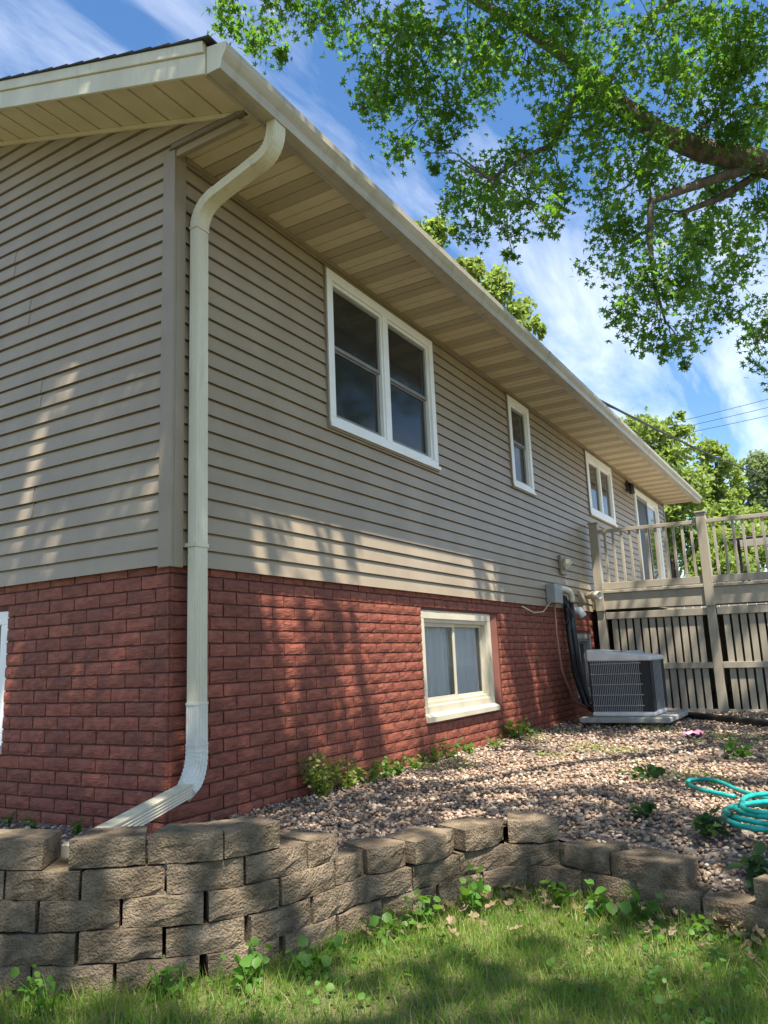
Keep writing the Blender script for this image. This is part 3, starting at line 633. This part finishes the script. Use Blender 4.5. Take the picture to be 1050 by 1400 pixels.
for y in PY:
    mb = MB(); mb.box(DX0-.035, DX0+.085, y-.06, y+.06, .0+dz(y), 1.235+dz(y)); p = mb.build('rail_post', 'deck', dk, bevel=.006)
    mb = MB(); mb.box(DX0-.05, DX0+.10, y-.075, y+.075, 1.236+dz(y), 1.258+dz(y)); mb.build('post_cap', 'deck', p, bevel=.006)
    mb = MB(); mb.box(DX0+.0, DX0+.1, y-.05, y+.06, GZ-.15, .018+dz(y)); mb.build('skirt_post', 'deck', dk, bevel=.004)
for a, b in zip(PY[:-1], PY[1:]):
    y0, y1 = a-.06, b+.06
    dbar('top_rail', DX0-.005, DX0+.07, y0, y1, 1.10, 1.15); dbar('bottom_rail', DX0+.0, DX0+.05, y0, y1, .30, .395)
    n = 11
    for i in range(n):
        y = y0+(y1-y0)*(i+.7)/(n+.4); mb = MB(); mb.box(DX0+.012, DX0+.046, y-.017, y+.017, .396+dz(y), 1.099+dz(y)); mb.build('baluster', 'deck', dk, bevel=.003)
    dbar('skirt_rail', DX0+.005, DX0+.04, y0, y1, -.115, -.02); dbar('skirt_rail', DX0+.005, DX0+.04, y0, y1, -.80, -.72); dbar('skirt_rail', DX0+.005, DX0+.04, y0, y1, -1.405, -1.315)
    y = y0-.065
    while y-.07 > y1+.03:
        mb = MB(); mb.box(DX0+.043, DX0+.062, y-.074, y, GZ-.1, -.03+dz(y)); mb.build('skirt_slat', 'deck', dk, bevel=.002); y -= .101
for x_ in (DX0+1.6, DX0+3.2, DX0+4.9):   # far rail and skirt along the outer side
    mb = MB(); mb.box(x_, x_+.11, -4.2, -4.09, GZ-.1, 1.235+dz(-4.1)); mb.build('rail_post', 'deck', dk, bevel=.006)
mb = MB(); mb.box(DX0+.1, DX0+5.3, -4.19, -4.16, GZ-.1, .2); mb.build('skirt_panel', 'deck', dk)  # solid closing panels, added to keep the space under the deck dark
mb = MB(); mb.box(DX0+5.26, DX0+5.3, -4.15, -.05, GZ-.1, .2); mb.build('skirt_panel', 'deck', dk)
mb = MB(); mb.box(DX0+.1, DX0+5.2, -4.16, -4.10, 1.03, 1.08); mb.build('top_rail', 'deck', dk)
# patio table and chair
tb = thing('patio_table', 'patio table with frosted top and thin black metal frame', 'table', (9.75, -2.3, .27))
tz = .975; x0, x1, y0, y1 = 9.25, 10.25, -2.95, -1.75
mb = MB(); mb.box(x0+.03, x1-.03, y0+.03, y1-.03, tz-.012, tz-.002); mb.build('tabletop', 'tabletop', tb)
mb = MB()
for a, b in (((x0, y0), (x1, y0)), ((x1, y0), (x1, y1)), ((x1, y1), (x0, y1)), ((x0, y1), (x0, y0))): mb.tube([(*a, tz), (*b, tz)], .02, 6)
mb.build('frame', 'black', tb)
for a, b in ((x0+.1, y0+.1), (x1-.1, y0+.1), (x1-.1, y1-.1), (x0+.1, y1-.1)):
    mb = MB(); mb.tube([(a, b, tz-.01), (a+.03, b, .7), (a, b, .28+dz(b))], .02, 6); mb.build('leg', 'black', tb, True)
ch = thing('patio_chair', 'black metal patio chair tucked under the patio table', 'chair', (9.45, -2.75, .27))
for yy in (-2.55, -3.0):
    mb = MB(); mb.tube([(9.1, yy, 1.1), (9.12, yy, .72), (9.2, yy, .62), (9.5, yy, .68), (9.55, yy, .5), (9.4, yy, .28), (9.15, yy, .27)], .016, 6); mb.build('side_frame', 'black', ch, True)
mb = MB(); mb.box(9.13, 9.52, -2.99, -2.56, .64, .66); mb.build('seat', 'black', ch); mb = MB(); mb.box(9.09, 9.11, -2.99, -2.56, .74, 1.08); mb.build('backrest', 'black', ch)
mb = MB()
fn = thing('garden_fence', 'low weathered grey board fence standing beyond the deck', 'fence', (17, -.5, LZ))
for i in range(16):
    mb = MB(); mb.box(17.0, 17.03, 1.3-i*.2, 1.3-i*.2-.185, LZ-.05, 1.1+.02*math.sin(i*5)); mb.build('fence_board', 'fence', fn)
for zz in (.85, -.6):
    mb = MB(); mb.box(17.03, 17.07, -1.9, 1.3, zz, zz+.09); mb.build('fence_rail', 'fence', fn)

# ------------------------------------------------------------------ retaining wall
rw = thing('retaining_wall', 'curving stepped wall of tan split face concrete blocks', 'retaining wall', (-.2, -1.3, LZ))
PL = [Vector((x, y, 0)) for x, y in PATH]; cum = [0]
for a, b in zip(PL[:-1], PL[1:]): cum.append(cum[-1]+(b-a).length)
def along(s):
    s = max(0, min(cum[-1], s))
    for i in range(len(PL)-1):
        if s <= cum[i+1]: return PL[i].lerp(PL[i+1], (s-cum[i])/(cum[i+1]-cum[i]))
    return PL[-1]
def sat(x, y):   # arc length of the nearest path point
    return min(np.linspace(0, cum[-1], 900), key=lambda s: (along(s)-Vector((x, y, 0))).length)
RP = .098
def block(s0, s1, zt, row, tilt=0, h=None):
    p0, p1 = along(s0+.005), along(s1-.005); t = (p1-p0).normalized(); ln = (p1-p0).length; nrm = Vector((t.y, -t.x, 0))     # points to the lawn side
    t = (t-nrm*tilt).normalized(); nrm = Vector((t.y, -t.x, 0)); h = h or RP-.004; r = random.Random(row*97+int(s0*1000)); nx, nzz = 7, 4; dep = .2
    if nrm.dot(Vector((-1, -1, 0))) < 0 and abs(nrm.x) < .2: nrm = -nrm
    o = (p0+p1)/2+nrm*(.010*row); vs = []
    for j in range(nzz+1):
        for i in range(nx+1):
            f = i/nx; e = i in (0, nx) or j in (0, nzz); bul = (.032 if row == 2 and p0.x > -.1 else .010)*(1-(2*f-1)**2)
            d = bul-(.005 if e else 0)+r.uniform(-.0035, .0035)
            vs.append(o+t*(ln*(f-.5)+(0 if i in (0, nx) else r.uniform(-.01, .01)))+nrm*d+Vector((0, 0, zt-h+h*j/nzz+(r.uniform(-.003, .003) if e else r.uniform(-.008, .008)))))
    fs = [(j*(nx+1)+i, j*(nx+1)+i+1, (j+1)*(nx+1)+i+1, (j+1)*(nx+1)+i) for j in range(nzz) for i in range(nx)]
    rim = [i for i in range(nx+1)]+[j*(nx+1)+nx for j in range(1, nzz+1)]+[nzz*(nx+1)+i for i in range(nx-1, -1, -1)]+[j*(nx+1) for j in range(nzz-1, 0, -1)]
    b0 = len(vs)
    for q in rim:
        v = vs[q]; dd = (v-o).dot(t); back = o+t*dd*.74-nrm*dep; vs.append(Vector((back.x, back.y, v.z)))
    n = len(rim)
    for q in range(n): fs.append((rim[q], b0+q, b0+(q+1) % n, rim[(q+1) % n]))
    fs.append(tuple(range(b0, b0+n)))
    mb = MB(); mb.add(vs, fs); return mb.build('block', 'block', rw)
S = lambda x, y: sat(x, y)
z1 = -1.13
row1 = [S(-1.18, -.42)-.26, S(-1.127, -.565), None, S(-1.093, -.65), S(-.93, -.87), S(-.78, -1.09), S(-.55, -1.17)]
for a, b in zip(row1[:-1], row1[1:]):
    if a is not None and b is not None: block(a, b, z1, 0)
q = row1[0]
while q > .1: block(max(0, q-.29), q, z1, 0); q -= .29
def runrow(row, s_end, off, s_start=0.0, step=.286):
    zt = z1-RP*row; s = s_start+off; cuts = [s_start]
    while s < s_end-.09: cuts.append(s); s += step
    cuts.append(s_end)
    for a, b in zip(cuts[:-1], cuts[1:]):
        if b-a > .05: block(a, b, zt-random.uniform(0, .004), row, random.gauss(.02, .035))
runrow(1, S(-.25, -1.215), .12); 
runrow(2, S(-.085, -1.215), .26)
for a, b in (((-.08, -1.215), (.105, -1.33)), ((.105, -1.33), (.40, -1.43)), ((.40, -1.43), (.67, -1.56)), ((.67, -1.56), (.75, -1.80))): block(S(*a), S(*b), z1-RP*2, 2, .22)
runrow(3, S(.52, -2.40), .12); runrow(4, cum[-1], .25); runrow(5, cum[-1], .08)
runrow(3, cum[-1], .286, S(.46, -2.66))

# ------------------------------------------------------------------ hose
hp = []
for i in range(90):
    a = i*.26; r_ = .23+.05*math.sin(i*.21)+.02*math.sin(i*.7); hp.append((1.22+r_*1.25*math.cos(a)+.02*math.sin(i*.37), -2.72+r_*math.sin(a), GZ+.045+.012*(i/22 % 1)+.0006*i))
hp += arc(hp[-1], (1.6, -2.6, GZ+.05), (1.95, -2.42, GZ+.045), 8)[1:]+arc((1.95, -2.42, GZ+.045), (2.35, -2.25, GZ+.05), (2.2, -2.14, GZ+.045), 6)[1:]+arc((2.2, -2.14, GZ+.045), (1.95, -2.1, GZ+.045), (1.7, -2.45, GZ+.045), 8)[1:]
mb = MB(); mb.tube(hp, .0125, 8); tag(mb.build('garden_hose', 'hose', smooth=True), 'coiled teal garden hose lying on the pebbles', 'hose')

# ------------------------------------------------------------------ small plants and litter
heart = np.array([(0, 0, 0), (.5, .35, .06), (.42, .8, .02), (0, 1.1, -.15), (-.42, .8, .02), (-.5, .35, .06), (0, .55, -.06)]); heartF = np.array([(0, 1, 6), (1, 2, 6), (2, 3, 6), (3, 4, 6), (4, 5, 6), (5, 0, 6)])
def weed(pos, h, nst, spread, lsize, m, label, group=None, perstem=5, name='weed'):
    pos = Vector(pos); t = thing(name, label, 'weed', pos, group); sb = MB(); lp = []; ls = []
    for i in range(nst):
        a = random.uniform(0, 6.28); r_ = spread*math.sqrt(random.random()); tip = pos+Vector((r_*math.cos(a), r_*math.sin(a), h*random.uniform(.55, 1)))
        base = pos+Vector((.15*r_*math.cos(a), .15*r_*math.sin(a), -.01)); sb.tube([base, base.lerp(tip, .5)+Vector((0, 0, h*.12)), tip], [.0025, .002, .0012], 4)
        for k in range(perstem):
            f = (k+1)/perstem; p = base.lerp(tip, f)+Vector((random.gauss(0, lsize*.35), random.gauss(0, lsize*.35), h*.1*(1-f)+random.gauss(0, .006))); lp.append(p); ls.append(lsize*random.uniform(.6, 1.15))
    sb.build('stem', m, t); V, F = scatter(heart, heartF, np.array([tuple(p) for p in lp]), np.array(ls), .55)
    npmesh('foliage', V, F, m, t)
weed((1.22, -.10, GZ), .27, 34, .17, .028, 'weedy', 'tall yellow green weed clump growing against the red brick', perstem=9)
weed((1.48, -.10, GZ), .20, 22, .14, .03, 'weedy', 'lower yellow green weed clump beside the tall clump at the brick', perstem=7)
ORD = ['first', 'second', 'third', 'fourth', 'fifth', 'sixth', 'seventh', 'eighth']
for i, (x_, h_) in enumerate(((1.75, .12), (1.95, .16), (2.2, .13), (2.45, .11), (2.75, .15), (3.05, .17), (3.5, .08), (3.9, .1))): weed((x_, -.09-.04*random.random(), GZ), h_, 11, .11, .03, 'weed', ORD[i]+' small green weed along the brick foot counted from the yellow weed clumps', 'weeds along the brick base', 5)
weed((4.55, -.10, GZ), .20, 16, .16, .045, 'weed', 'bright green weed at the brick foot past the basement window'); weed((5.0, -.08, GZ), .12, 9, .1, .04, 'weed', 'small weed at the brick foot below the cable')
weed((2.4, -1.86, GZ), .11, 10, .16, .055, 'weedd', 'dark broad leaved weed growing in the open pebbles'); weed((3.6, -2.25, GZ), .15, 9, .13, .05, 'weed', 'leafy green weed on the pebbles beyond the hose')
weed((1.0, -2.42, GZ), .09, 10, .1, .05, 'weedd', 'low dark weed in pebbles beside the hose coil'); weed((1.2, -2.08, GZ), .08, 8, .09, .04, 'weedd', 'tiny dark weed in pebbles by the block wall'); weed((.62, -2.66, GZ-.1), .13, 7, .08, .06, 'weedd', 'round leaved dark plant behind the end block')
for i, (x_, y_) in enumerate(((.0, .0), (-.12, .35), (-.1, .55))): weed((-.12+x_*.2, .55+y_, GZ), .08, 6, .05, .025, 'weed', ORD[i]+' tiny weed in the pebbles along the gable brick counted from the downspout', 'weeds beside the gable')
for i, (x_, y_, h_, ls) in enumerate(((-1.20, -.74, .17, .026), (-.98, -1.0, .12, .034), (-.80, -1.24, .12, .038), (-.60, -1.34, .10, .036))):
    weed((x_, y_, lawn_h(x_, y_)), h_, 8, .11, ls, 'weed', ORD[i]+' shaded weed along the foot of tall block wall counted from the pipe gap', 'weeds at the tall wall foot', 4)
for i, (x_, y_, h_, ls) in enumerate(((-.24, -1.42, .11, .036), (-.02, -1.45, .12, .04), (.26, -1.57, .2, .045))):
    weed((x_, y_, lawn_h(x_, y_)), h_, 8, .10, ls, 'weed', ORD[i]+' sunlit weed at the curved block wall foot counted from the tall wall', 'weeds at the curved wall foot', 4)
for i, (x_, y_, h_, ls) in enumerate(((.50, -1.84, .13, .04), (.42, -2.06, .13, .045), (.36, -2.24, .15, .045), (.28, -2.44, .08, .032))):
    weed((x_, y_, lawn_h(x_, y_)), h_, 6, .08, ls, 'weed', ORD[i]+' weed in dead leaves below the low block wall counted from its curve', 'weeds at the low wall foot', 4)
lp = []
while len(lp) < 950:     # clover and creeping weeds low in the lawn
    x, y = rng.uniform(-1.9, .8), rng.uniform(-3.3, -.2)
    if in_lawn(x, y) and math.sin(4*x+y*2)+math.cos(5*y-x) > .1: lp.append((x, y, lawn_h(x, y)+rng.uniform(.015, .045)))
V, F = scatter(heart, heartF, np.array(lp), rng.uniform(.012, .03, len(lp)), .4); tag(npmesh('clover', V, F, 'weed'), 'low broadleaf clover creeping through the lawn', 'clover', kind='stuff')
lp = []
while len(lp) < 1500:
    x, y = rng.uniform(2.2, 6), rng.uniform(-2.8, -.15)
    if math.sin(2.7*x+1.1)*math.cos(3.3*y+.5)+.4*math.sin(7*x-5*y) > .55: lp.append((x, y, GZ+rng.uniform(.02, .045)))
V, F = scatter(heart, heartF, np.array(lp), rng.uniform(.008, .018, len(lp)), .6); tag(npmesh('ground_cover', V, F, 'weedy'), 'thin yellow green ground cover creeping through the pebbles', 'ground cover', kind='stuff')
oak = np.array([(0, 0, 0), (.28, .3, .1), (.2, .5, .02), (.4, .75, .15), (.12, .9, 0), (0, 1.2, .15), (-.12, .9, 0), (-.4, .75, .12), (-.2, .5, .02), (-.28, .3, .1)]); oakF = np.array([(0, 1, 2), (2, 3, 4), (4, 5, 6), (6, 7, 8), (8, 9, 0), (0, 2, 8), (2, 4, 8), (4, 6, 8)])
lp = []
while len(lp) < 330:
    x, y = rng.uniform(-.3, .75), rng.uniform(-2.7, -1.3); d = min((Vector((x, y, 0))-along(s)).length for s in np.linspace(S(-.1, -1.2), S(.46, -2.64), 30))
    if in_lawn(x, y) and rng.random() < math.exp(-d/.12): lp.append((x, y, lawn_h(x, y)+rng.uniform(.008, .04)))
V, F = scatter(oak, oakF, np.array(lp), rng.uniform(.03, .06, len(lp)), .5); tag(npmesh('leaf_litter', V, F, 'deadleaf'), 'dry brown fallen leaves gathered below the block wall', 'dead leaves', kind='stuff')

# ------------------------------------------------------------------ overhanging maple
mlf = [(0, -.15)]
for a_, r_ in ((-50, .42), (-20, .62), (5, .34), (32, .95), (62, .40), (90, 1.15), (118, .40), (148, .95), (175, .34), (200, .62), (230, .42)): mlf.append((r_*math.cos(rad(a_)), r_*math.sin(rad(a_))))
mleaf = np.array([(x, y, -.22*(x*x+y*y)) for x, y in mlf]); mleafF = np.array([(0, i, i+1) for i in range(1, 11)])
mt = thing('maple_tree', 'large maple reaching over the yard with lobed leaves', 'tree', (8.6, -7.6, LZ))
limbs = [ [(8.6, -7.6, LZ-.1), (8.55, -7.5, .5), (8.3, -7.2, 2.2), (7.6, -6.3, 3.4), (6.3, -4.4, 4.05)]+[tuple(at(u, v, d)) for u, v, d in ((1075, 235, 8.0), (1040, 222, 8), (960, 205, 8), (900, 180, 8), (850, 145, 8), (800, 95, 8.1), (720, 40, 8.3), (640, -5, 8.6), (560, -60, 9), (430, -90, 9.3))],
          [tuple(at(u, v, d)) for u, v, d in ((805, 105, 8.1), (775, 160, 8), (752, 200, 7.9), (715, 215, 7.8), (670, 245, 7.7))],
          [tuple(at(u, v, d)) for u, v, d in ((1040, 225, 8), (960, 250, 8), (890, 275, 7.8), (888, 330, 7.7), (895, 390, 7.6), (910, 440, 7.6))],
          [tuple(at(u, v, d)) for u, v, d in ((1050, 230, 8), (985, 270, 8.2), (935, 290, 8.1), (950, 345, 8), (960, 400, 8))],
          [(8.3, -7.2, 2.2), (7.6, -6.0, 4.6), (7.2, -4.6, 5.6)]+[tuple(at(u, v, d)) for u, v, d in ((1050, -40, 9.5), (930, -5, 9.6), (890, 20, 9.6), (850, 60, 9.6))],
          [(8.4, -7.3, 3.0), (6, -6.4, 5.2), (3, -5.2, 6.6), (.5, -4.1, 7.3), (-2, -3.3, 7.7)],
          [(8.4, -7.3, 2.6), (8.9, -5, 5), (9.4, -3.4, 7)], [(8.5, -7.4, 2), (11, -8, 5), (12, -8.5, 7)] ]
lr = [(.42, .035), (.055, .012), (.06, .01), (.05, .01), (.13, .02), (.18, .03), (.15, .03), (.15, .03)]
lr0 = [.42, .40, .34, .26, .16, .135, .13, .12, .105, .095, .08, .06, .045, .03, .02]
tk = MB(); tk.tube(limbs[0], lr0, 14); tk.build('trunk', 'bark', mt, True)
for lm, (ra, rb) in list(zip(limbs, lr))[1:]:
    mb = MB(); mb.tube(lm, list(np.linspace(ra, rb, len(lm))), 8); mb.build('limb', 'bark', mt, True)
CL = [(300, 12, 26), (330, 30, 30), (365, 40, 34), (400, 12, 34), (440, 30, 26), (470, 5, 34), (385, 66, 14), (345, 62, 14),
      (505, 30, 42), (540, 55, 56), (560, 105, 52), (595, 55, 58), (515, 120, 34), (497, 150, 14), (570, 165, 42), (600, 125, 48), (577, 203, 22), (588, 224, 11), (640, 60, 46), (632, 108, 40), (660, 86, 36), (690, 105, 24),
      (700, 30, 58), (760, 30, 68), (820, 40, 68), (760, 95, 52), (842, 105, 66), (900, 50, 62), (960, 30, 52), (1020, 40, 56), (1003, 105, 50), (940, 110, 54), (885, 195, 58), (960, 175, 62), (1025, 180, 56), (822, 190, 46), (862, 250, 48), (922, 255, 58), (985, 262, 56), (1035, 262, 40), (800, 140, 40),
      (742, 190, 28), (720, 222, 32), (690, 228, 28), (658, 240, 36), (630, 262, 30), (608, 282, 16), (680, 282, 42), (648, 302, 26), (690, 322, 20), (722, 272, 36), (770, 258, 40), (700, 342, 10), (762, 212, 26), (742, 300, 20),
      (850, 305, 44), (905, 322, 46), (962, 322, 56), (1012, 332, 44), (838, 350, 28), (870, 385, 44), (925, 392, 46), (972, 392, 46), (1012, 390, 34), (850, 422, 26), (900, 440, 40), (945, 450, 24), (920, 472, 18), (936, 496, 10), (880, 455, 22), (1000, 432, 18),
      (1042, 440, 22), (1032, 472, 28), (1046, 508, 20), (1044, 335, 26)]
lp, ls = [], []; tw = MB(); lpts = [Vector(p) for lm in limbs[:5] for p in lm[(5 if lm is limbs[0] else 0):]]
for (u, v, r_) in CL:
    d0 = 8.1+random.uniform(-.9, 1.1); c = at(u, v, d0); rr = r_/1057.5*d0; nlf = int(.15*r_*r_)+16
    near = min(lpts, key=lambda p: (p-c).length)
    mid = (c+near)/2+Vector((0, 0, .12)); 
    if (c-near).length < .85: tw.tube([near, mid, c-Vector((0, 0, rr*.3))], [.011, .007, .004], 5)
    subs = [c+Vector((random.gauss(0, .5), random.gauss(0, .5), random.gauss(0, .5)))*rr for _ in range(max(2, int(r_/9)))]
    for sb_ in subs: tw.tube([c, (c+sb_)/2+Vector((0, 0, .04)), sb_-Vector((0, 0, .05))], [.006, .004, .002], 4)
    for _ in range(nlf):
        b = random.choice(subs); p = b+Vector((random.gauss(0, 1), random.gauss(0, 1), random.gauss(-.15, 1)))*min(.105, rr*.40); lp.append(tuple(p)); ls.append(random.uniform(.032, .064))
for (u, v, k) in ((720, 62, 3), (772, 118, 3)):   # bare twigs
    for _ in range(k):
        a = at(u, v, 8); tw.tube([a, a+Vector((random.gauss(0, .06), random.gauss(0, .06), -.18)), a+Vector((random.gauss(0, .14), random.gauss(0, .14), -random.uniform(.3, .42)))], [.006, .004, .002], 4)
tag(tw.build('twig', 'bark', mt), kind='stuff')
# the rest of the crown, added out of view above and behind the camera to dapple the wall and lawn: (x, y, z on the shaded surface, radius, leaves)
# one layer of leaves round z = 7, clumped, with gaps shaped to place the sun patches: (x, y, z, radius of gap)
GAP = [(1.05,0,-.25,.09),(2.1,0,-.4,.16),(2.5,0,-.35,.2),(2.4,0,-1.1,.14),(3.2,0,-.5,.28),(3.8,0,-.6,.3),(3.4,0,-1.2,.28),(4.0,0,-1.2,.24),(4.55,0,-.5,.15),(4.8,0,-1.2,.1),(5.45,0,-.8,.1),(5.9,0,-.7,.07),(1.72,0,-.6,.07),(.1,0,-.85,.05),
       (1.25,0,.1,.1),(1.65,0,.1,.08),(2.1,0,.1,.13),(2.6,0,.1,.18),(3.2,0,.1,.18),(3.8,0,.1,.14),(4.5,0,.1,.14),(.75,0,.08,.06),
       (2.2,-.9,GZ,.34),(2.9,-1.2,GZ,.5),(3.9,-1.5,GZ,.4),(2.3,-1.3,GZ,.3),(3.5,-1.6,GZ,.34),(3.2,-.6,GZ,.3),(4.2,-1.0,GZ,.4),(4.8,-.5,GZ,.25),(5.2,-1.4,GZ,.2),(1.7,-2.5,GZ,.25),(1.3,-2.8,GZ,.25),(2.9,-2.2,GZ,.25),(1.9,-1.9,GZ,.1),(.9,-1.2,GZ,.1),(1.5,-1.2,GZ,.12),
       (.1,-1.3,-1.33,.12),(.45,-1.4,-1.33,.16),(.65,-1.6,-1.33,.1),(-.45,-1.17,-1.3,.09),(-.75,-1.1,-1.4,.08),(-.9,-.9,-1.35,.08),(-.3,-1.25,-1.45,.11),(-1.1,-.6,-1.2,.06),
       (.2,-1.72,LZ,.24),(0,-1.62,LZ,.2),(.3,-1.98,LZ,.16),(.0,-2.2,LZ,.15),(.15,-2.4,LZ,.12),(-.35,-1.5,LZ,.14),(-.15,-1.9,LZ,.08),(-.3,-2.05,LZ,.06),(-.7,-1.45,LZ,.05),
       (0,.9,1.2,.065),(0,1.2,.8,.07),(0,.35,.4,.05),(0,1.0,.2,.065),(0,1.4,-.6,.08),(0,.15,.35,.05),(0,1.3,.35,.06),(0,.6,.15,.05),(0,.75,-.45,.05),
       (8,-.3,.15,.16),(8,-.3,-.35,.1),(8,-1.2,-.4,.12),(8,-2.0,-.7,.14),(8,-.9,.12,.07),(7.95,-1.6,.7,.2),(8,-2.2,.9,.2),(8,-.6,1,.2),(6.2,-.8,-.5,.14)]
gxy = np.array([tuple((Vector(g_[:3])+SUN*((7-g_[2])/SUN.z)))[:2]+(g_[3]*(1.32 if (g_[1] == 0 or g_[2] == GZ) and g_[0] > .3 else 1),) for g_ in GAP])
ph = rng.uniform(0, 6.28, (14, 3)); fr_ = rng.normal(size=(14, 2))*5.5
def clump(x, y): return sum(math.sin(fr_[q][0]*x+fr_[q][1]*y+ph[q][0]) for q in range(14))/14**.5
tw = MB(); nl = 0; RI = ROT.inverted()
while nl < 30000:
    if nl < 27000: x, y = rng.uniform(-4.6, 6.4), rng.uniform(-6.6, .9)
    else: x, y = rng.uniform(-2.5, -1.2), rng.uniform(-3.0, .4)      # extra leaves added to shade the gable end
    if clump(x, y) < -.95 or np.any((gxy[:, 0]-x)**2+(gxy[:, 1]-y)**2 < (gxy[:, 2]*rng.uniform(.9, 1.25))**2): continue
    p = Vector((x, y, 7))+SUN*(rng.uniform(-.7, .7)); q = RI @ (p-Vector(CAMLOC))
    if q.z < 0 and abs(q.x/q.z) < .56 and -q.y/q.z < .70: continue
    lp.append(tuple(p)); ls.append(random.uniform(.07, .105)); nl += 1
    if nl % 40 == 0:
        near = min((Vector(p_) for lm in limbs[4:7] for p_ in lm), key=lambda k_: (k_-p).length)
        tw.tube([p, p+Vector((.15, -.1, .12)), p.lerp(near, .12)+Vector((0, 0, .15))], [.003, .005, .007], 4)
tag(tw.build('twig', 'bark', mt), kind='stuff')
V, F = scatter(mleaf, mleafF, np.array(lp), np.array(ls), .85); npmesh('crown', V, F, 'leaf', mt)

# ------------------------------------------------------------------ background trees
bgl = np.array([(0, -.5, 0), (.42, 0, .12), (0, .6, 0), (-.42, 0, .12)]); bglF = np.array([(0, 1, 2), (0, 2, 3)])
def bgtree(base, lumps, n, size, m, label, seed):
    r = np.random.default_rng(seed); base = Vector(base); t = thing('tree', label, 'tree', base, 'trees beyond the house')
    top = max(lumps, key=lambda l: l[2]); mb = MB(); mb.tube([base, base+Vector((.1, 0, 2)), Vector(top[:3])-Vector((0, 0, top[3]*.3))], [.3, .24, .06], 8)
    for l in lumps: mb.tube([base+Vector((0, 0, 2.0)), (Vector(l[:3])+base)/2+Vector((0, 0, 1.0)), Vector(l[:3])-Vector((0, 0, l[3]*.3))], [.10, .06, .02], 5)
    mb.build('trunk', 'bark', t, True); P = []; w = np.array([l[3]**1.4 for l in lumps]); w = w/w.sum()
    for l, k in zip(lumps, (w*n).astype(int)):
        nc = max(6, k//45); cd_ = r.normal(size=(nc, 3)); cd_ /= np.linalg.norm(cd_, axis=1)[:, None]; cc = np.array(l[:3])+cd_*l[3]*r.uniform(.45, 1.0, (nc, 1))*np.array((1, 1, .9))
        q = cc[r.integers(0, nc, k)]+r.normal(size=(k, 3))*l[3]*.16; P.append(q)
    P = np.concatenate(P); V, F = scatter(bgl, bglF, P, r.uniform(.7, 1.3, len(P))*size, .8); npmesh('crown', V, F, m, t)
def LM(*a): return [(*at(u, v, d), r_/1057.5*d) for u, v, d, r_ in a]
bgtree((27, 2.6, LZ), LM((880, 590, 29, 34), (915, 620, 29, 42), (870, 640, 29, 34), (930, 670, 28, 46), (940, 730, 28, 50), (900, 710, 28, 40), (925, 585, 29, 20)), 9000, .17, 'bgleaf', 'tall light green tree rising behind the far end of the eave', 1)
bgtree((28.5, .4, LZ), LM((978, 625, 30, 26), (985, 660, 30, 34), (970, 690, 30, 34), (1000, 720, 29, 44), (985, 770, 29, 40)), 7000, .17, 'bgleaf', 'narrow topped bright green tree behind the deck post', 2)
bgtree((40, -.8, LZ), LM((1035, 645, 41, 26), (1050, 680, 41, 36), (1020, 690, 41, 26), (1060, 640, 41, 30), (1090, 690, 41, 50)), 6000, .2, 'bgleaf2', 'grey green distant tree above the patio table', 3)
bgtree((24, -3.0, LZ), LM((1030, 745, 27, 34), (1060, 760, 27, 44), (1010, 780, 26, 36), (1045, 715, 28, 24), (960, 775, 27, 34), (1110, 720, 27, 50)), 8000, .15, 'bgleaf', 'bushy yellow green tree low behind the patio table', 4)
bgtree((20.5, 6.6, LZ), LM((672, 400, 25, 34), (700, 430, 25, 32), (640, 370, 25, 22), (600, 320, 25, 22), (725, 452, 25, 18), (665, 450, 25, 40), (580, 330, 25, 30), (680, 480, 25, 50)), 8000, .17, 'bgleaf', 'leafy tree top showing over the roof edge', 5)

# ------------------------------------------------------------------ wires
mb = MB(); a = Vector((6.4, -.62, 2.66)); pts = [a.lerp(Vector((34, -3.2, 5.9)), t)-Vector((0, 0, 1.6*4*t*(1-t)*.28)) for t in np.linspace(0, 1, 40)]
mb.tube(pts, .018, 6); mb.tube([p+Vector((0, .02*math.sin(i*2.1), .022*math.cos(i*2.1))) for i, p in enumerate(pts)], .009, 5); tag(mb.build('service_cable', 'black', smooth=True), 'twisted black service cable running from the eave past the trees', 'cable')
for i, (za, zb_) in enumerate(((545, 525), (558, 542), (568, 553))):
    mb = MB(); p0, p1 = at(870, 590+i*8, 60), at(1200, 505+i*14, 60); mb.tube([p0.lerp(p1, t)-Vector((0, 0, .5*t*(1-t))) for t in np.linspace(0, 1, 10)], .02, 5)
    tag(mb.build('power_line', 'black'), ('highest', 'middle', 'lowest')[i]+' of the thin power lines crossing the sky above the trees', 'wire', 'power lines in the sky')
print('brick objects', nobj)
